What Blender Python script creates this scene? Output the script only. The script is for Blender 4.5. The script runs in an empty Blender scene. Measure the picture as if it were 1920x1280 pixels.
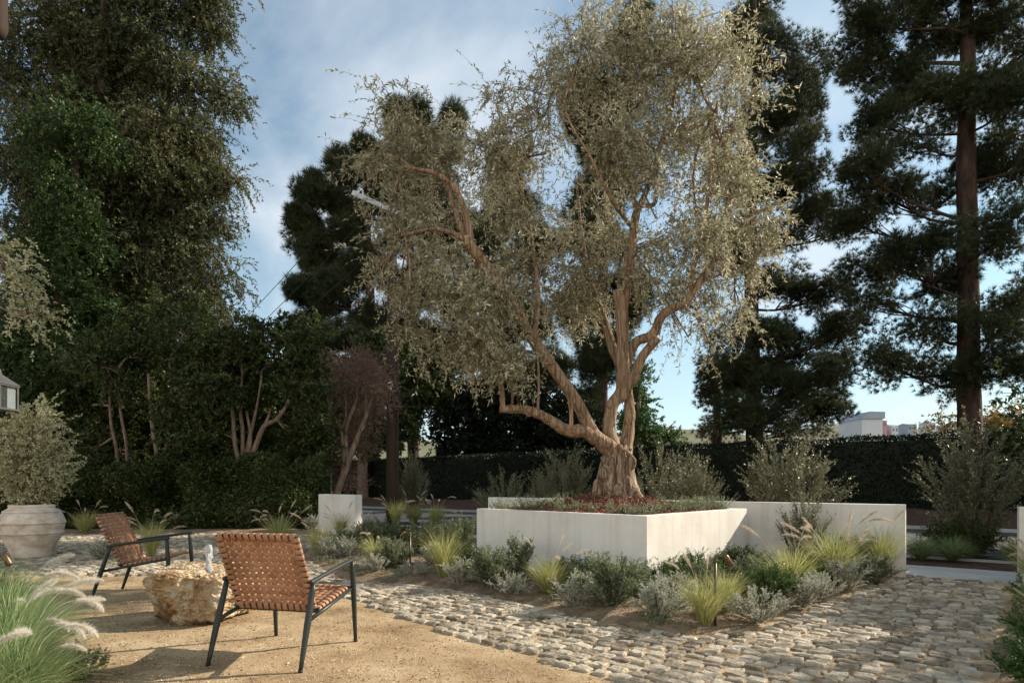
import bpy, math, random
import numpy as np
from mathutils import Vector, noise as mnoise
R = math.radians
rng = np.random.default_rng(7); random.seed(7)
S = bpy.context.scene
COL = S.collection

# ------------------------------------------------------------------ camera, sky, sun, exposure
F, HY, CX, H = 1100.0, 905.0, 960.0, 1.12        # focal length, horizon row, centre column, eye height
cam = bpy.data.objects.new('camera', bpy.data.cameras.new('camera')); COL.objects.link(cam)
cam.location = (0, 0, H); cam.rotation_euler = (R(90), 0, 0)
cam.data.sensor_width = 36; cam.data.lens = F/1920*36; cam.data.shift_y = (HY-640)/1920
cam.data.clip_start = .05; cam.data.clip_end = 3000
S.camera = cam
SUN_EL, SUN_AZ = 28.0, math.atan2(.93, .365)      # azimuth from +Y towards +X
w = bpy.data.worlds.new('World'); S.world = w; w.use_nodes = True
nt = w.node_tree; N = nt.nodes; LK = nt.links
bg = N['Background']; bg.inputs[1].default_value = .10
sky = N.new('ShaderNodeTexSky'); sky.sky_type = 'NISHITA'; sky.sun_disc = False
sky.sun_elevation = R(SUN_EL); sky.sun_rotation = SUN_AZ; sky.air_density = 1.0; sky.dust_density = .5; sky.ozone_density = 1.2
tc = N.new('ShaderNodeTexCoord'); sep = N.new('ShaderNodeSeparateXYZ'); LK.new(tc.outputs['Generated'], sep.inputs[0])
zz = N.new('ShaderNodeMath'); zz.operation = 'MAXIMUM'; zz.inputs[1].default_value = 0; LK.new(sep.outputs[2], zz.inputs[0])
za = N.new('ShaderNodeMath'); za.inputs[1].default_value = .22; LK.new(zz.outputs[0], za.inputs[0])
dx = N.new('ShaderNodeMath'); dx.operation = 'DIVIDE'; LK.new(sep.outputs[0], dx.inputs[0]); LK.new(za.outputs[0], dx.inputs[1])
dy = N.new('ShaderNodeMath'); dy.operation = 'DIVIDE'; LK.new(sep.outputs[1], dy.inputs[0]); LK.new(za.outputs[0], dy.inputs[1])
cmb = N.new('ShaderNodeCombineXYZ'); LK.new(dx.outputs[0], cmb.inputs[0]); LK.new(dy.outputs[0], cmb.inputs[1])
mp = N.new('ShaderNodeMapping'); mp.inputs['Scale'].default_value = (1.15, .8, 1); mp.inputs['Rotation'].default_value = (0, 0, R(45)); mp.inputs['Location'].default_value = (.3, -.4, 0)
LK.new(cmb.outputs[0], mp.inputs[0])
n1 = N.new('ShaderNodeTexNoise'); n1.inputs['Scale'].default_value = 1.15; n1.inputs['Detail'].default_value = 9; n1.inputs['Roughness'].default_value = .55; n1.inputs['Distortion'].default_value = .35
LK.new(mp.outputs[0], n1.inputs['Vector'])
cr = N.new('ShaderNodeValToRGB'); cr.color_ramp.elements[0].position = .36; cr.color_ramp.elements[1].position = .61
LK.new(n1.outputs[0], cr.inputs[0])
lo = N.new('ShaderNodeMapRange'); lo.inputs[1].default_value = 0; lo.inputs[2].default_value = .55; lo.inputs[3].default_value = .7; lo.inputs[4].default_value = 0
LK.new(sep.outputs[2], lo.inputs[0])
mx = N.new('ShaderNodeMath'); mx.operation = 'MAXIMUM'; LK.new(lo.outputs[0], mx.inputs[1])
mlt = N.new('ShaderNodeMath'); mlt.operation = 'MULTIPLY'; mlt.inputs[1].default_value = .8; LK.new(cr.outputs[0], mlt.inputs[0]); LK.new(mlt.outputs[0], mx.inputs[0])
mix = N.new('ShaderNodeMix'); mix.data_type = 'RGBA'
# unseen bright low cloud bank behind the viewer, added to fill the shaded walls
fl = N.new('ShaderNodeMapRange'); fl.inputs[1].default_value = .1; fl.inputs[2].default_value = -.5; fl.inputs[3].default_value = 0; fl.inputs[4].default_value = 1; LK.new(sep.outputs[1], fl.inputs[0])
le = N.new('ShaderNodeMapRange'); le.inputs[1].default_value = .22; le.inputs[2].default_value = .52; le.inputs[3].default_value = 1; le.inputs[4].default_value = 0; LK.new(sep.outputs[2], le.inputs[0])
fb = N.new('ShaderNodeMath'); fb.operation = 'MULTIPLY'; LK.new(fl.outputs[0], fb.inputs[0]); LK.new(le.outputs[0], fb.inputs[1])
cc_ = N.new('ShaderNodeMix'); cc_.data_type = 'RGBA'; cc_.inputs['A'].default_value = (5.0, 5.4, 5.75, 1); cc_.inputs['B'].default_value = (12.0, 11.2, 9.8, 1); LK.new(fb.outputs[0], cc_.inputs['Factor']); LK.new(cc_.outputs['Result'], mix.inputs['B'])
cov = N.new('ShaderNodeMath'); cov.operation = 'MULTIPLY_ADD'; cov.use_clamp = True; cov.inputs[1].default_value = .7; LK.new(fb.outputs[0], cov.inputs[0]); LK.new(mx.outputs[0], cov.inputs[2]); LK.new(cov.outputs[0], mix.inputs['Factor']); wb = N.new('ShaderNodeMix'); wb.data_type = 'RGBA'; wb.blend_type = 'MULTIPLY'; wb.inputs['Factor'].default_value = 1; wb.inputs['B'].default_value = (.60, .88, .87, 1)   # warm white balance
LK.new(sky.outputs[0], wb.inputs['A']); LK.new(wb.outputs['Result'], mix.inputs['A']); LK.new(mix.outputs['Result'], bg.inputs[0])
sl = bpy.data.objects.new('sun', bpy.data.lights.new('sun', 'SUN')); COL.objects.link(sl)
sl.data.energy = 5.0; sl.data.angle = R(.5); sl.data.color = (1, .89, .75)
sd = Vector((math.sin(SUN_AZ)*math.cos(R(SUN_EL)), math.cos(SUN_AZ)*math.cos(R(SUN_EL)), math.sin(R(SUN_EL))))
sl.rotation_euler = sd.to_track_quat('Z', 'Y').to_euler()
S.view_settings.view_transform = 'Standard'; S.view_settings.look = 'None'; S.view_settings.exposure = 0.84; S.view_settings.gamma = 1
S.render.engine = 'CYCLES'; S.cycles.max_bounces = 6; S.cycles.diffuse_bounces = 3; S.cycles.transmission_bounces = 6; S.cycles.transparent_max_bounces = 8

def G(px, py, h=0.0):
    "ground point seen at a photo pixel"
    d = F*(H-h)/(py-HY); return np.array([(px-CX)*d/F, d, h])
def P(px, py, d):
    "point at depth d seen at a photo pixel"
    return np.array([(px-CX)*d/F, d, H-(py-HY)*d/F])

# ------------------------------------------------------------------ materials
def mat(name):
    m = bpy.data.materials.new(name); m.use_nodes = True
    return m, m.node_tree.nodes, m.node_tree.links, m.node_tree.nodes['Principled BSDF']
def ramp(N, cols):
    r = N.new('ShaderNodeValToRGB'); e = r.color_ramp.elements
    while len(e) < len(cols): e.new(.5)
    for i, (p, c) in enumerate(cols): e[i].position = p; e[i].color = (*c, 1)
    return r
def leaf(name, cols, trans=.3, rough=.5, patch=1.2):
    m, N, L, b = mat(name)
    g = N.new('ShaderNodeNewGeometry'); tcn = N.new('ShaderNodeTexCoord')
    no = N.new('ShaderNodeTexNoise'); no.inputs['Scale'].default_value = patch; no.inputs['Detail'].default_value = 2
    L.new(tcn.outputs['Object'], no.inputs['Vector'])
    a = N.new('ShaderNodeMath'); a.operation = 'MULTIPLY_ADD'; a.inputs[1].default_value = .62; L.new(g.outputs['Random Per Island'], a.inputs[0])
    s = N.new('ShaderNodeMath'); s.operation = 'MULTIPLY_ADD'; s.inputs[1].default_value = .9; s.inputs[2].default_value = -.26; L.new(no.outputs[0], s.inputs[0])
    L.new(s.outputs[0], a.inputs[2])
    n = len(cols); r = ramp(N, [(.05+.9*i/(n-1), c) for i, c in enumerate(cols)]); L.new(a.outputs[0], r.inputs[0])
    L.new(r.outputs[0], b.inputs['Base Color']); b.inputs['Roughness'].default_value = rough; b.inputs['Specular IOR Level'].default_value = .2
    t = N.new('ShaderNodeBsdfTranslucent'); L.new(r.outputs[0], t.inputs[0])
    x = N.new('ShaderNodeMixShader'); x.inputs[0].default_value = trans
    L.new(b.outputs[0], x.inputs[1]); L.new(t.outputs[0], x.inputs[2]); L.new(x.outputs[0], N['Material Output'].inputs[0])
    return m
def rough_mat(name, cols, scale=8, stretch=(1, 1, 1), bump=.3, bscale=40, rough=.9, dist=.01, detail=6, mid=(.3, .7), island=0.0):
    m, N, L, b = mat(name)
    t = N.new('ShaderNodeTexCoord'); mpn = N.new('ShaderNodeMapping'); mpn.inputs['Scale'].default_value = stretch; L.new(t.outputs['Object'], mpn.inputs[0])
    n = N.new('ShaderNodeTexNoise'); n.inputs['Scale'].default_value = scale; n.inputs['Detail'].default_value = detail; n.inputs['Roughness'].default_value = .6; L.new(mpn.outputs[0], n.inputs['Vector'])
    k = len(cols); r = ramp(N, [(mid[0]+(mid[1]-mid[0])*i/(k-1), c) for i, c in enumerate(cols)])
    if island:
        g = N.new('ShaderNodeNewGeometry'); a = N.new('ShaderNodeMath'); a.operation = 'MULTIPLY_ADD'; a.inputs[1].default_value = island
        sb = N.new('ShaderNodeMath'); sb.operation = 'SUBTRACT'; sb.inputs[1].default_value = island/2; L.new(n.outputs[0], sb.inputs[0])
        L.new(g.outputs['Random Per Island'], a.inputs[0]); L.new(sb.outputs[0], a.inputs[2]); L.new(a.outputs[0], r.inputs[0])
    else: L.new(n.outputs[0], r.inputs[0])
    L.new(r.outputs[0], b.inputs['Base Color']); b.inputs['Roughness'].default_value = rough; b.inputs['Specular IOR Level'].default_value = .25
    n2 = N.new('ShaderNodeTexNoise'); n2.inputs['Scale'].default_value = bscale; n2.inputs['Detail'].default_value = 6; L.new(mpn.outputs[0], n2.inputs['Vector'])
    bp = N.new('ShaderNodeBump'); bp.inputs['Strength'].default_value = bump; bp.inputs['Distance'].default_value = dist
    L.new(n2.outputs[0], bp.inputs['Height']); L.new(bp.outputs[0], b.inputs['Normal'])
    return m
M = {}
M['olive'] = leaf('olive leaves', [(.13, .122, .06), (.29, .27, .16), (.49, .46, .31), (.74, .71, .55)], .33, .5, .9)
M['pine'] = leaf('pine needles', [(.011, .017, .008), (.026, .038, .017), (.056, .070, .030), (.13, .125, .055)], .2, .55, .6)
M['pine_dry'] = leaf('sparse pine needles', [(.03, .035, .015), (.06, .065, .028), (.11, .10, .045), (.16, .12, .06)], .25, .55, .6)
M['redwood'] = leaf('redwood sprays', [(.015, .022, .009), (.048, .058, .023), (.115, .122, .052), (.23, .205, .10)], .25, .5, .5)
M['ivy'] = leaf('ivy leaves', [(.014, .030, .009), (.038, .070, .018), (.085, .135, .04)], .25, .45, .8)
M['ficus'] = leaf('broad hedge leaves', [(.012, .020, .007), (.034, .050, .014), (.075, .10, .030), (.15, .18, .065)], .28, .35, .9)
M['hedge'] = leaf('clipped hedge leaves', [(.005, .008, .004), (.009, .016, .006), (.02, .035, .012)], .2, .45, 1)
M['dry'] = leaf('dry brown leaves', [(.13, .075, .055), (.25, .155, .115), (.38, .27, .21)], .25, .6, 1)
M['fall'] = leaf('yellow leaves', [(.12, .08, .02), (.24, .15, .04), (.33, .22, .07), (.12, .13, .04)], .3, .5, 1)
M['potleaf'] = leaf('pale cream leaves', [(.22, .22, .09), (.40, .39, .20), (.60, .58, .37), (.74, .71, .52)], .3, .4, 2)
M['silver'] = leaf('silver leaves', [(.30, .31, .23), (.46, .47, .37), (.64, .64, .54)], .2, .6, 6)
M['dusk'] = leaf('grey green leaves', [(.09, .115, .055), (.18, .21, .115), (.34, .38, .235)], .25, .5, 5)
M['green'] = leaf('fresh green leaves', [(.035, .07, .02), (.06, .12, .03), (.12, .2, .06)], .28, .4, 5)
M['young'] = leaf('young shrub leaves', [(.07, .075, .04), (.16, .165, .095), (.32, .31, .20)], .25, .4, 2)
M['grass'] = leaf('grass blades', [(.14, .18, .05), (.30, .33, .10), (.48, .46, .18), (.60, .52, .30)], .35, .5, 5)
M['dgrass'] = leaf('foreground grass blades', [(.07, .12, .045), (.15, .24, .085), (.30, .36, .16), (.52, .48, .29)], .35, .45, 4)
M['plume'] = leaf('grass plumes', [(.50, .40, .29), (.66, .55, .42), (.78, .69, .57)], .4, .8, 8)
M['plumew'] = leaf('white grass plumes', [(.66, .60, .50), (.80, .75, .66), (.86, .83, .76)], .45, .8, 8)
M['bark_olive'] = rough_mat('olive bark', [(.07, .04, .022), (.24, .155, .095), (.40, .28, .18), (.46, .33, .22)], 11, (1, 1, .28), 1.0, 22, .9, .035, 9, (.28, .72))
def bark_mat(name, dark, mid, light, sc=9, st=.3):
    m, N, L, b = mat(name); t = N.new('ShaderNodeTexCoord'); mpn = N.new('ShaderNodeMapping'); mpn.inputs['Scale'].default_value = (1, 1, st); L.new(t.outputs['Object'], mpn.inputs[0])
    wn = N.new('ShaderNodeTexNoise'); wn.inputs['Scale'].default_value = 5; wn.inputs['Detail'].default_value = 4; L.new(mpn.outputs[0], wn.inputs['Vector'])
    wa = N.new('ShaderNodeVectorMath'); wa.operation = 'MULTIPLY_ADD'; wa.inputs[1].default_value = (.22, .22, .22); L.new(wn.outputs['Color'], wa.inputs[0]); L.new(mpn.outputs[0], wa.inputs[2])
    v = N.new('ShaderNodeTexVoronoi'); v.feature = 'DISTANCE_TO_EDGE'; v.inputs['Scale'].default_value = sc; L.new(wa.outputs[0], v.inputs['Vector'])
    v2 = N.new('ShaderNodeTexVoronoi'); v2.feature = 'DISTANCE_TO_EDGE'; v2.inputs['Scale'].default_value = sc*3.3; L.new(wa.outputs[0], v2.inputs['Vector'])
    n = N.new('ShaderNodeTexNoise'); n.inputs['Scale'].default_value = sc*1.6; n.inputs['Detail'].default_value = 9; n.inputs['Roughness'].default_value = .7; L.new(mpn.outputs[0], n.inputs['Vector'])
    mr = N.new('ShaderNodeMapRange'); mr.inputs[2].default_value = .12; L.new(v.outputs[0], mr.inputs[0]); mr2 = N.new('ShaderNodeMapRange'); mr2.inputs[2].default_value = .16; mr2.inputs[3].default_value = .45; L.new(v2.outputs[0], mr2.inputs[0])
    mm = N.new('ShaderNodeMath'); mm.operation = 'MULTIPLY'; L.new(mr.outputs[0], mm.inputs[0]); L.new(mr2.outputs[0], mm.inputs[1])
    ma = N.new('ShaderNodeMath'); ma.operation = 'MULTIPLY_ADD'; ma.inputs[1].default_value = .45; L.new(mm.outputs[0], ma.inputs[0]); L.new(n.outputs[0], ma.inputs[2])
    r = ramp(N, [(.40, dark), (.72, mid), (1.0, light)]); L.new(ma.outputs[0], r.inputs[0]); L.new(r.outputs[0], b.inputs['Base Color']); b.inputs['Roughness'].default_value = .9; b.inputs['Specular IOR Level'].default_value = .2
    bp = N.new('ShaderNodeBump'); bp.inputs['Strength'].default_value = 1; bp.inputs['Distance'].default_value = .03; L.new(ma.outputs[0], bp.inputs['Height']); L.new(bp.outputs[0], b.inputs['Normal']); return m
M['bark_olive'] = bark_mat('olive bark', (.055, .034, .022), (.22, .15, .095), (.40, .31, .22), 10, .16)
M['bark_limb'] = bark_mat('olive limb bark', (.10, .055, .03), (.30, .195, .12), (.42, .30, .20), 12, .1)
M['bark_pine'] = rough_mat('pine bark', [(.014, .010, .008), (.045, .028, .022), (.085, .052, .038)], 6, (1, 1, .3), 1, 14, .95, .04)
M['bark_pale'] = rough_mat('pale bark', [(.08, .055, .04), (.18, .13, .095), (.28, .21, .155)], 12, (1, 1, .4), .6, 30, .9, .01)
M['stem'] = rough_mat('woody stems', [(.12, .08, .05), (.22, .15, .1)], 20, (1, 1, 1), .3, 60)
M['cut'] = rough_mat('cut wood', [(.45, .30, .18), (.58, .42, .27)], 30, (1, 1, 1), .2, 80)
def stucco_mat():
    m, N, L, b = mat('white stucco'); t = N.new('ShaderNodeTexCoord')
    def no(sc, de, st=(1, 1, 1), ro=.6):
        mp_ = N.new('ShaderNodeMapping'); mp_.inputs['Scale'].default_value = st; L.new(t.outputs['Object'], mp_.inputs[0])
        n = N.new('ShaderNodeTexNoise'); n.inputs['Scale'].default_value = sc; n.inputs['Detail'].default_value = de; n.inputs['Roughness'].default_value = ro; L.new(mp_.outputs[0], n.inputs['Vector']); return n
    a, st, fi = no(1.7, 8), no(9, 6, (1, 1, .07)), no(60, 6)
    r = ramp(N, [(.32, (.60, .565, .505)), (.52, (.67, .645, .59)), (.7, (.71, .69, .645))]); L.new(a.outputs[0], r.inputs[0])
    r2 = ramp(N, [(.30, (.80, .76, .70)), (.52, (1, 1, 1))]); L.new(st.outputs[0], r2.inputs[0])
    x = N.new('ShaderNodeMix'); x.data_type = 'RGBA'; x.blend_type = 'MULTIPLY'; x.inputs['Factor'].default_value = .55; L.new(r.outputs[0], x.inputs['A']); L.new(r2.outputs[0], x.inputs['B'])
    sx = N.new('ShaderNodeSeparateXYZ'); L.new(t.outputs['Object'], sx.inputs[0]); sp_ = N.new('ShaderNodeMath'); sp_.operation = 'MULTIPLY_ADD'; sp_.inputs[1].default_value = .16; L.new(fi.outputs[0], sp_.inputs[0]); sp_.inputs[2].default_value = .05
    ds = N.new('ShaderNodeMath'); ds.operation = 'LESS_THAN'; L.new(sx.outputs[2], ds.inputs[0]); L.new(sp_.outputs[0], ds.inputs[1])
    sm = N.new('ShaderNodeMapRange'); sm.inputs[1].default_value = .0; sm.inputs[2].default_value = .22; sm.inputs[3].default_value = .45; sm.inputs[4].default_value = 0; L.new(sx.outputs[2], sm.inputs[0])
    y = N.new('ShaderNodeMix'); y.data_type = 'RGBA'; y.inputs['B'].default_value = (.46, .35, .23, 1); L.new(sm.outputs[0], y.inputs['Factor']); L.new(x.outputs['Result'], y.inputs['A'])   # soil splash at the foot
    L.new(y.outputs['Result'], b.inputs['Base Color']); b.inputs['Roughness'].default_value = .93; b.inputs['Specular IOR Level'].default_value = .2
    ad = N.new('ShaderNodeMath'); ad.operation = 'MULTIPLY_ADD'; ad.inputs[1].default_value = 3; L.new(a.outputs[0], ad.inputs[0]); L.new(fi.outputs[0], ad.inputs[2])
    bp = N.new('ShaderNodeBump'); bp.inputs['Strength'].default_value = .5; bp.inputs['Distance'].default_value = .006; L.new(ad.outputs[0], bp.inputs['Height']); L.new(bp.outputs[0], b.inputs['Normal']); return m
M['stucco'] = stucco_mat()
def dg_mat():
    m, N, L, b = mat('decomposed granite'); t = N.new('ShaderNodeTexCoord')
    def no(sc, de, ro=.6):
        n = N.new('ShaderNodeTexNoise'); n.inputs['Scale'].default_value = sc; n.inputs['Detail'].default_value = de; n.inputs['Roughness'].default_value = ro; L.new(t.outputs['Object'], n.inputs['Vector']); return n
    a, c, d = no(1.6, 8, .65), no(110, 3), no(34, 5, .7)
    s1 = N.new('ShaderNodeMath'); s1.operation = 'MULTIPLY_ADD'; s1.inputs[1].default_value = .75; L.new(c.outputs[0], s1.inputs[0]); L.new(a.outputs[0], s1.inputs[2])
    s2 = N.new('ShaderNodeMath'); s2.operation = 'MULTIPLY_ADD'; s2.inputs[1].default_value = .35; L.new(d.outputs[0], s2.inputs[0]); L.new(s1.outputs[0], s2.inputs[2])
    r = ramp(N, [(.72, (.11, .065, .032)), (.93, (.30, .21, .12)), (1.10, (.43, .325, .205)), (1.0, (.60, .50, .36))]); e = r.color_ramp.elements
    mr = N.new('ShaderNodeMapRange'); mr.inputs[1].default_value = .6; mr.inputs[2].default_value = 1.5; L.new(s2.outputs[0], mr.inputs[0]); L.new(mr.outputs[0], r.inputs[0])
    for el, p in zip(e, (.20, .42, .60, .85)): el.position = p
    for el, cc in zip(e, ((.11, .065, .03), (.29, .20, .108), (.41, .30, .175), (.56, .46, .32))): el.color = (*cc, 1)
    L.new(r.outputs[0], b.inputs['Base Color']); b.inputs['Roughness'].default_value = .97; b.inputs['Specular IOR Level'].default_value = .2
    bp = N.new('ShaderNodeBump'); bp.inputs['Strength'].default_value = .8; bp.inputs['Distance'].default_value = .008; L.new(s2.outputs[0], bp.inputs['Height']); L.new(bp.outputs[0], b.inputs['Normal']); return m
M['dg'] = dg_mat()
M['grit'] = rough_mat('mixed grit', [(.12, .075, .04), (.36, .26, .16), (.62, .53, .40)], 30, (1, 1, 1), .2, 80, .95, .002, island=.9)
M['soil'] = rough_mat('bed soil', [(.10, .07, .042), (.22, .155, .095), (.34, .255, .165)], 6, (1, 1, 1), 1, 60, 1, .02, 10)
M['bankmulch'] = rough_mat('brown bark mulch', [(.035, .02, .013), (.08, .045, .03), (.13, .08, .05)], 9, (1, 1, 1), 1, 40, 1, .03, 10)
M['mulch'] = rough_mat('red bark mulch', [(.085, .032, .02), (.19, .075, .045), (.28, .13, .085)], 14, (1, 1, 1), .6, 60, .9, .01, 8, island=.5)
M['cobble'] = rough_mat('granite cobbles', [(.12, .095, .065), (.25, .21, .155), (.39, .335, .25), (.52, .455, .36)], 16, (1, 1, 1), 1, 48, .85, .010, 9, (.2, .8), island=.45)
M['concrete'] = rough_mat('pale concrete', [(.36, .36, .34), (.48, .48, .46)], 3, (1, 1, 1), .3, 150, .9, .003, 8)
M['asphalt'] = rough_mat('asphalt', [(.04, .042, .045), (.07, .072, .075)], 4, (1, 1, 1), .6, 200, .9, .004, 8)
M['earth'] = rough_mat('earth', [(.10, .08, .05), (.17, .14, .08)], .4, (1, 1, 1), .5, 3, 1, .1, 8)
M['hill'] = rough_mat('hillside', [(.06, .07, .035), (.13, .13, .07), (.2, .19, .12)], .06, (1, 1, 1), .5, .3, 1, .5, 8)
M['rock'] = None
M['metal'] = rough_mat('dark green powder coated metal', [(.022, .028, .025), (.03, .038, .034)], 3, (1, 1, 1), .05, 300, .38, .001)
M['leather'] = rough_mat('tan leather straps', [(.24, .115, .06), (.33, .17, .095), (.42, .235, .14)], 7, (1, 1, 1), .25, 160, .55, .002, 6, (.25, .75), island=.3)
M['bronze'] = rough_mat('aged brass', [(.09, .06, .032), (.17, .12, .07)], 12, (1, 1, 1), .1, 100, .4, .001)
M['bronze'].node_tree.nodes['Principled BSDF'].inputs['Metallic'].default_value = .75
M['black'] = rough_mat('black metal', [(.012, .012, .013), (.02, .02, .022)], 5, (1, 1, 1), .05, 100, .45, .001)
M['zinc'] = rough_mat('weathered grey metal', [(.04, .04, .038), (.07, .068, .065)], 12, (1, 1, 1), .2, 60, .6, .002)
M['greywall'] = rough_mat('grey painted render', [(.13, .16, .19), (.18, .21, .24)], 3, (1, 1, 1), .3, 80, .9, .003)
M['terracotta'] = rough_mat('weathered terracotta', [(.34, .25, .18), (.50, .41, .32), (.62, .55, .47), (.70, .65, .58)], 4.5, (1, 1, 1.6), .7, 60, .9, .006, 8, (.3, .68))
M['pole'] = rough_mat('creosoted pole wood', [(.022, .016, .013), (.06, .04, .031)], 6, (1, 1, .08), .8, 20, .9, .01)
M['arm'] = rough_mat('galvanised steel', [(.32, .36, .38), (.42, .46, .48)], 6, (1, 1, 1), .1, 50, .5, .002)
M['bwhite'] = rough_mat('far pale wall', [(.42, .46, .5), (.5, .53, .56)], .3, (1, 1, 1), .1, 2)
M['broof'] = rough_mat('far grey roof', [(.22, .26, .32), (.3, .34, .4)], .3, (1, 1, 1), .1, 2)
M['bdark'] = rough_mat('far window glass', [(.05, .06, .08), (.09, .1, .12)], .5, (1, 1, 1), .0, 2, .3)
M['bred'] = rough_mat('far red paint', [(.36, .2, .22), (.42, .26, .28)], .5, (1, 1, 1), .0, 2, .7)
M['stake'] = rough_mat('wooden stake', [(.22, .12, .06), (.34, .2, .11)], 10, (1, 1, .1), .4, 30)
m, N_, L_, b = mat('lantern glass'); b.inputs['Base Color'].default_value = (.25, .28, .28, 1); b.inputs['Roughness'].default_value = .1; b.inputs['Transmission Weight'].default_value = .9; M['glass'] = m
m, N_, L_, b = mat('bubbling water'); b.inputs['Base Color'].default_value = (.93, .96, 1, 1); b.inputs['Roughness'].default_value = .12; b.inputs['Transmission Weight'].default_value = .55; b.inputs['IOR'].default_value = 1.33
n = N_.new('ShaderNodeTexNoise'); n.inputs['Scale'].default_value = 60; bp = N_.new('ShaderNodeBump'); bp.inputs['Strength'].default_value = .9; bp.inputs['Distance'].default_value = .01; L_.new(n.outputs[0], bp.inputs['Height']); L_.new(bp.outputs[0], b.inputs['Normal']); M['water'] = m
def rock_mat():
    m, N, L, b = mat('pitted limestone')
    t = N.new('ShaderNodeTexCoord')
    n = N.new('ShaderNodeTexNoise'); n.inputs['Scale'].default_value = 5.5; n.inputs['Detail'].default_value = 10; n.inputs['Roughness'].default_value = .65; n.inputs['Distortion'].default_value = .5; L.new(t.outputs['Object'], n.inputs['Vector'])
    r = ramp(N, [(.30, (.13, .06, .022)), (.43, (.34, .205, .095)), (.54, (.47, .36, .22)), (.68, (.60, .52, .38))]); L.new(n.outputs[0], r.inputs[0])
    v = N.new('ShaderNodeTexVoronoi'); v.inputs['Scale'].default_value = 38; L.new(t.outputs['Object'], v.inputs['Vector'])
    n2 = N.new('ShaderNodeTexNoise'); n2.inputs['Scale'].default_value = 34; n2.inputs['Detail'].default_value = 8; L.new(t.outputs['Object'], n2.inputs['Vector'])
    mu = N.new('ShaderNodeMath'); mu.operation = 'MULTIPLY'; L.new(v.outputs[0], mu.inputs[0]); mu.inputs[1].default_value = .6
    ad = N.new('ShaderNodeMath'); L.new(mu.outputs[0], ad.inputs[0]); L.new(n2.outputs[0], ad.inputs[1])
    L.new(r.outputs[0], b.inputs['Base Color']); b.inputs['Roughness'].default_value = .85
    bp = N.new('ShaderNodeBump'); bp.inputs['Strength'].default_value = 1; bp.inputs['Distance'].default_value = .035; L.new(ad.outputs[0], bp.inputs['Height']); L.new(bp.outputs[0], b.inputs['Normal'])
    return m
M['rock'] = rock_mat()

# ------------------------------------------------------------------ mesh helpers
class MB:
    def __init__(s): s.v = []; s.q = []; s.t = []; s.n = 0
    def add(s, v, q=None, t=None):
        v = np.asarray(v, float)
        if q is not None and len(q): s.q.append(np.asarray(q)+s.n)
        if t is not None and len(t): s.t.append(np.asarray(t)+s.n)
        s.v.append(v); s.n += len(v); return s
    def mesh(s, name, m, smooth=True):
        me = bpy.data.meshes.new(name); v = np.concatenate(s.v)
        q = np.concatenate(s.q) if s.q else np.zeros((0, 4), int); t = np.concatenate(s.t) if s.t else np.zeros((0, 3), int)
        me.vertices.add(len(v)); me.vertices.foreach_set('co', v.astype(np.float32).ravel())
        me.loops.add(q.size+t.size); me.loops.foreach_set('vertex_index', np.concatenate([q.ravel(), t.ravel()]).astype(np.int32))
        me.polygons.add(len(q)+len(t))
        me.polygons.foreach_set('loop_start', np.concatenate([np.arange(len(q))*4, q.size+np.arange(len(t))*3]).astype(np.int32))
        me.update(calc_edges=True); me.validate()
        me.polygons.foreach_set('use_smooth', np.full(len(me.polygons), bool(smooth)))
        me.materials.append(m); return me
    def build(s, name, m, parent=None, smooth=True):
        return put(name, s.mesh(name, m, smooth), parent)
def put(name, me, parent=None):
    o = bpy.data.objects.new(name, me); COL.objects.link(o)
    if parent: o.parent = parent
    return o
def thing(name, label, cat, loc=(0, 0, 0), rz=0, group=None, scale=None):
    o = bpy.data.objects.new(name, None); COL.objects.link(o); o.location = loc; o.rotation_euler.z = rz; o.empty_display_size = .1
    if scale: o.scale = scale if hasattr(scale, '__len__') else (scale,)*3
    return tag(o, label, cat, group)
def tag(o, label, cat, group=None):
    o['label'] = label; o['category'] = cat
    if group: o['group'] = group
    return o
def struct(o, kind='structure'):
    o['kind'] = kind; return o
def unit(a): return a/np.maximum(np.linalg.norm(a, axis=-1, keepdims=True), 1e-9)
def rdir(n, r=None): return unit((r or rng).normal(size=(n, 3)))
def box(mb, c, s, rz=0.0):
    v = np.array([[x, y, z] for z in (-.5, .5) for y in (-.5, .5) for x in (-.5, .5)])*np.array(s)
    ca, sa = math.cos(rz), math.sin(rz); v = np.stack([v[:, 0]*ca-v[:, 1]*sa, v[:, 0]*sa+v[:, 1]*ca, v[:, 2]], 1)+np.array(c)
    return mb.add(v, [[0, 2, 3, 1], [4, 5, 7, 6], [0, 1, 5, 4], [2, 6, 7, 3], [0, 4, 6, 2], [1, 3, 7, 5]])
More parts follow.
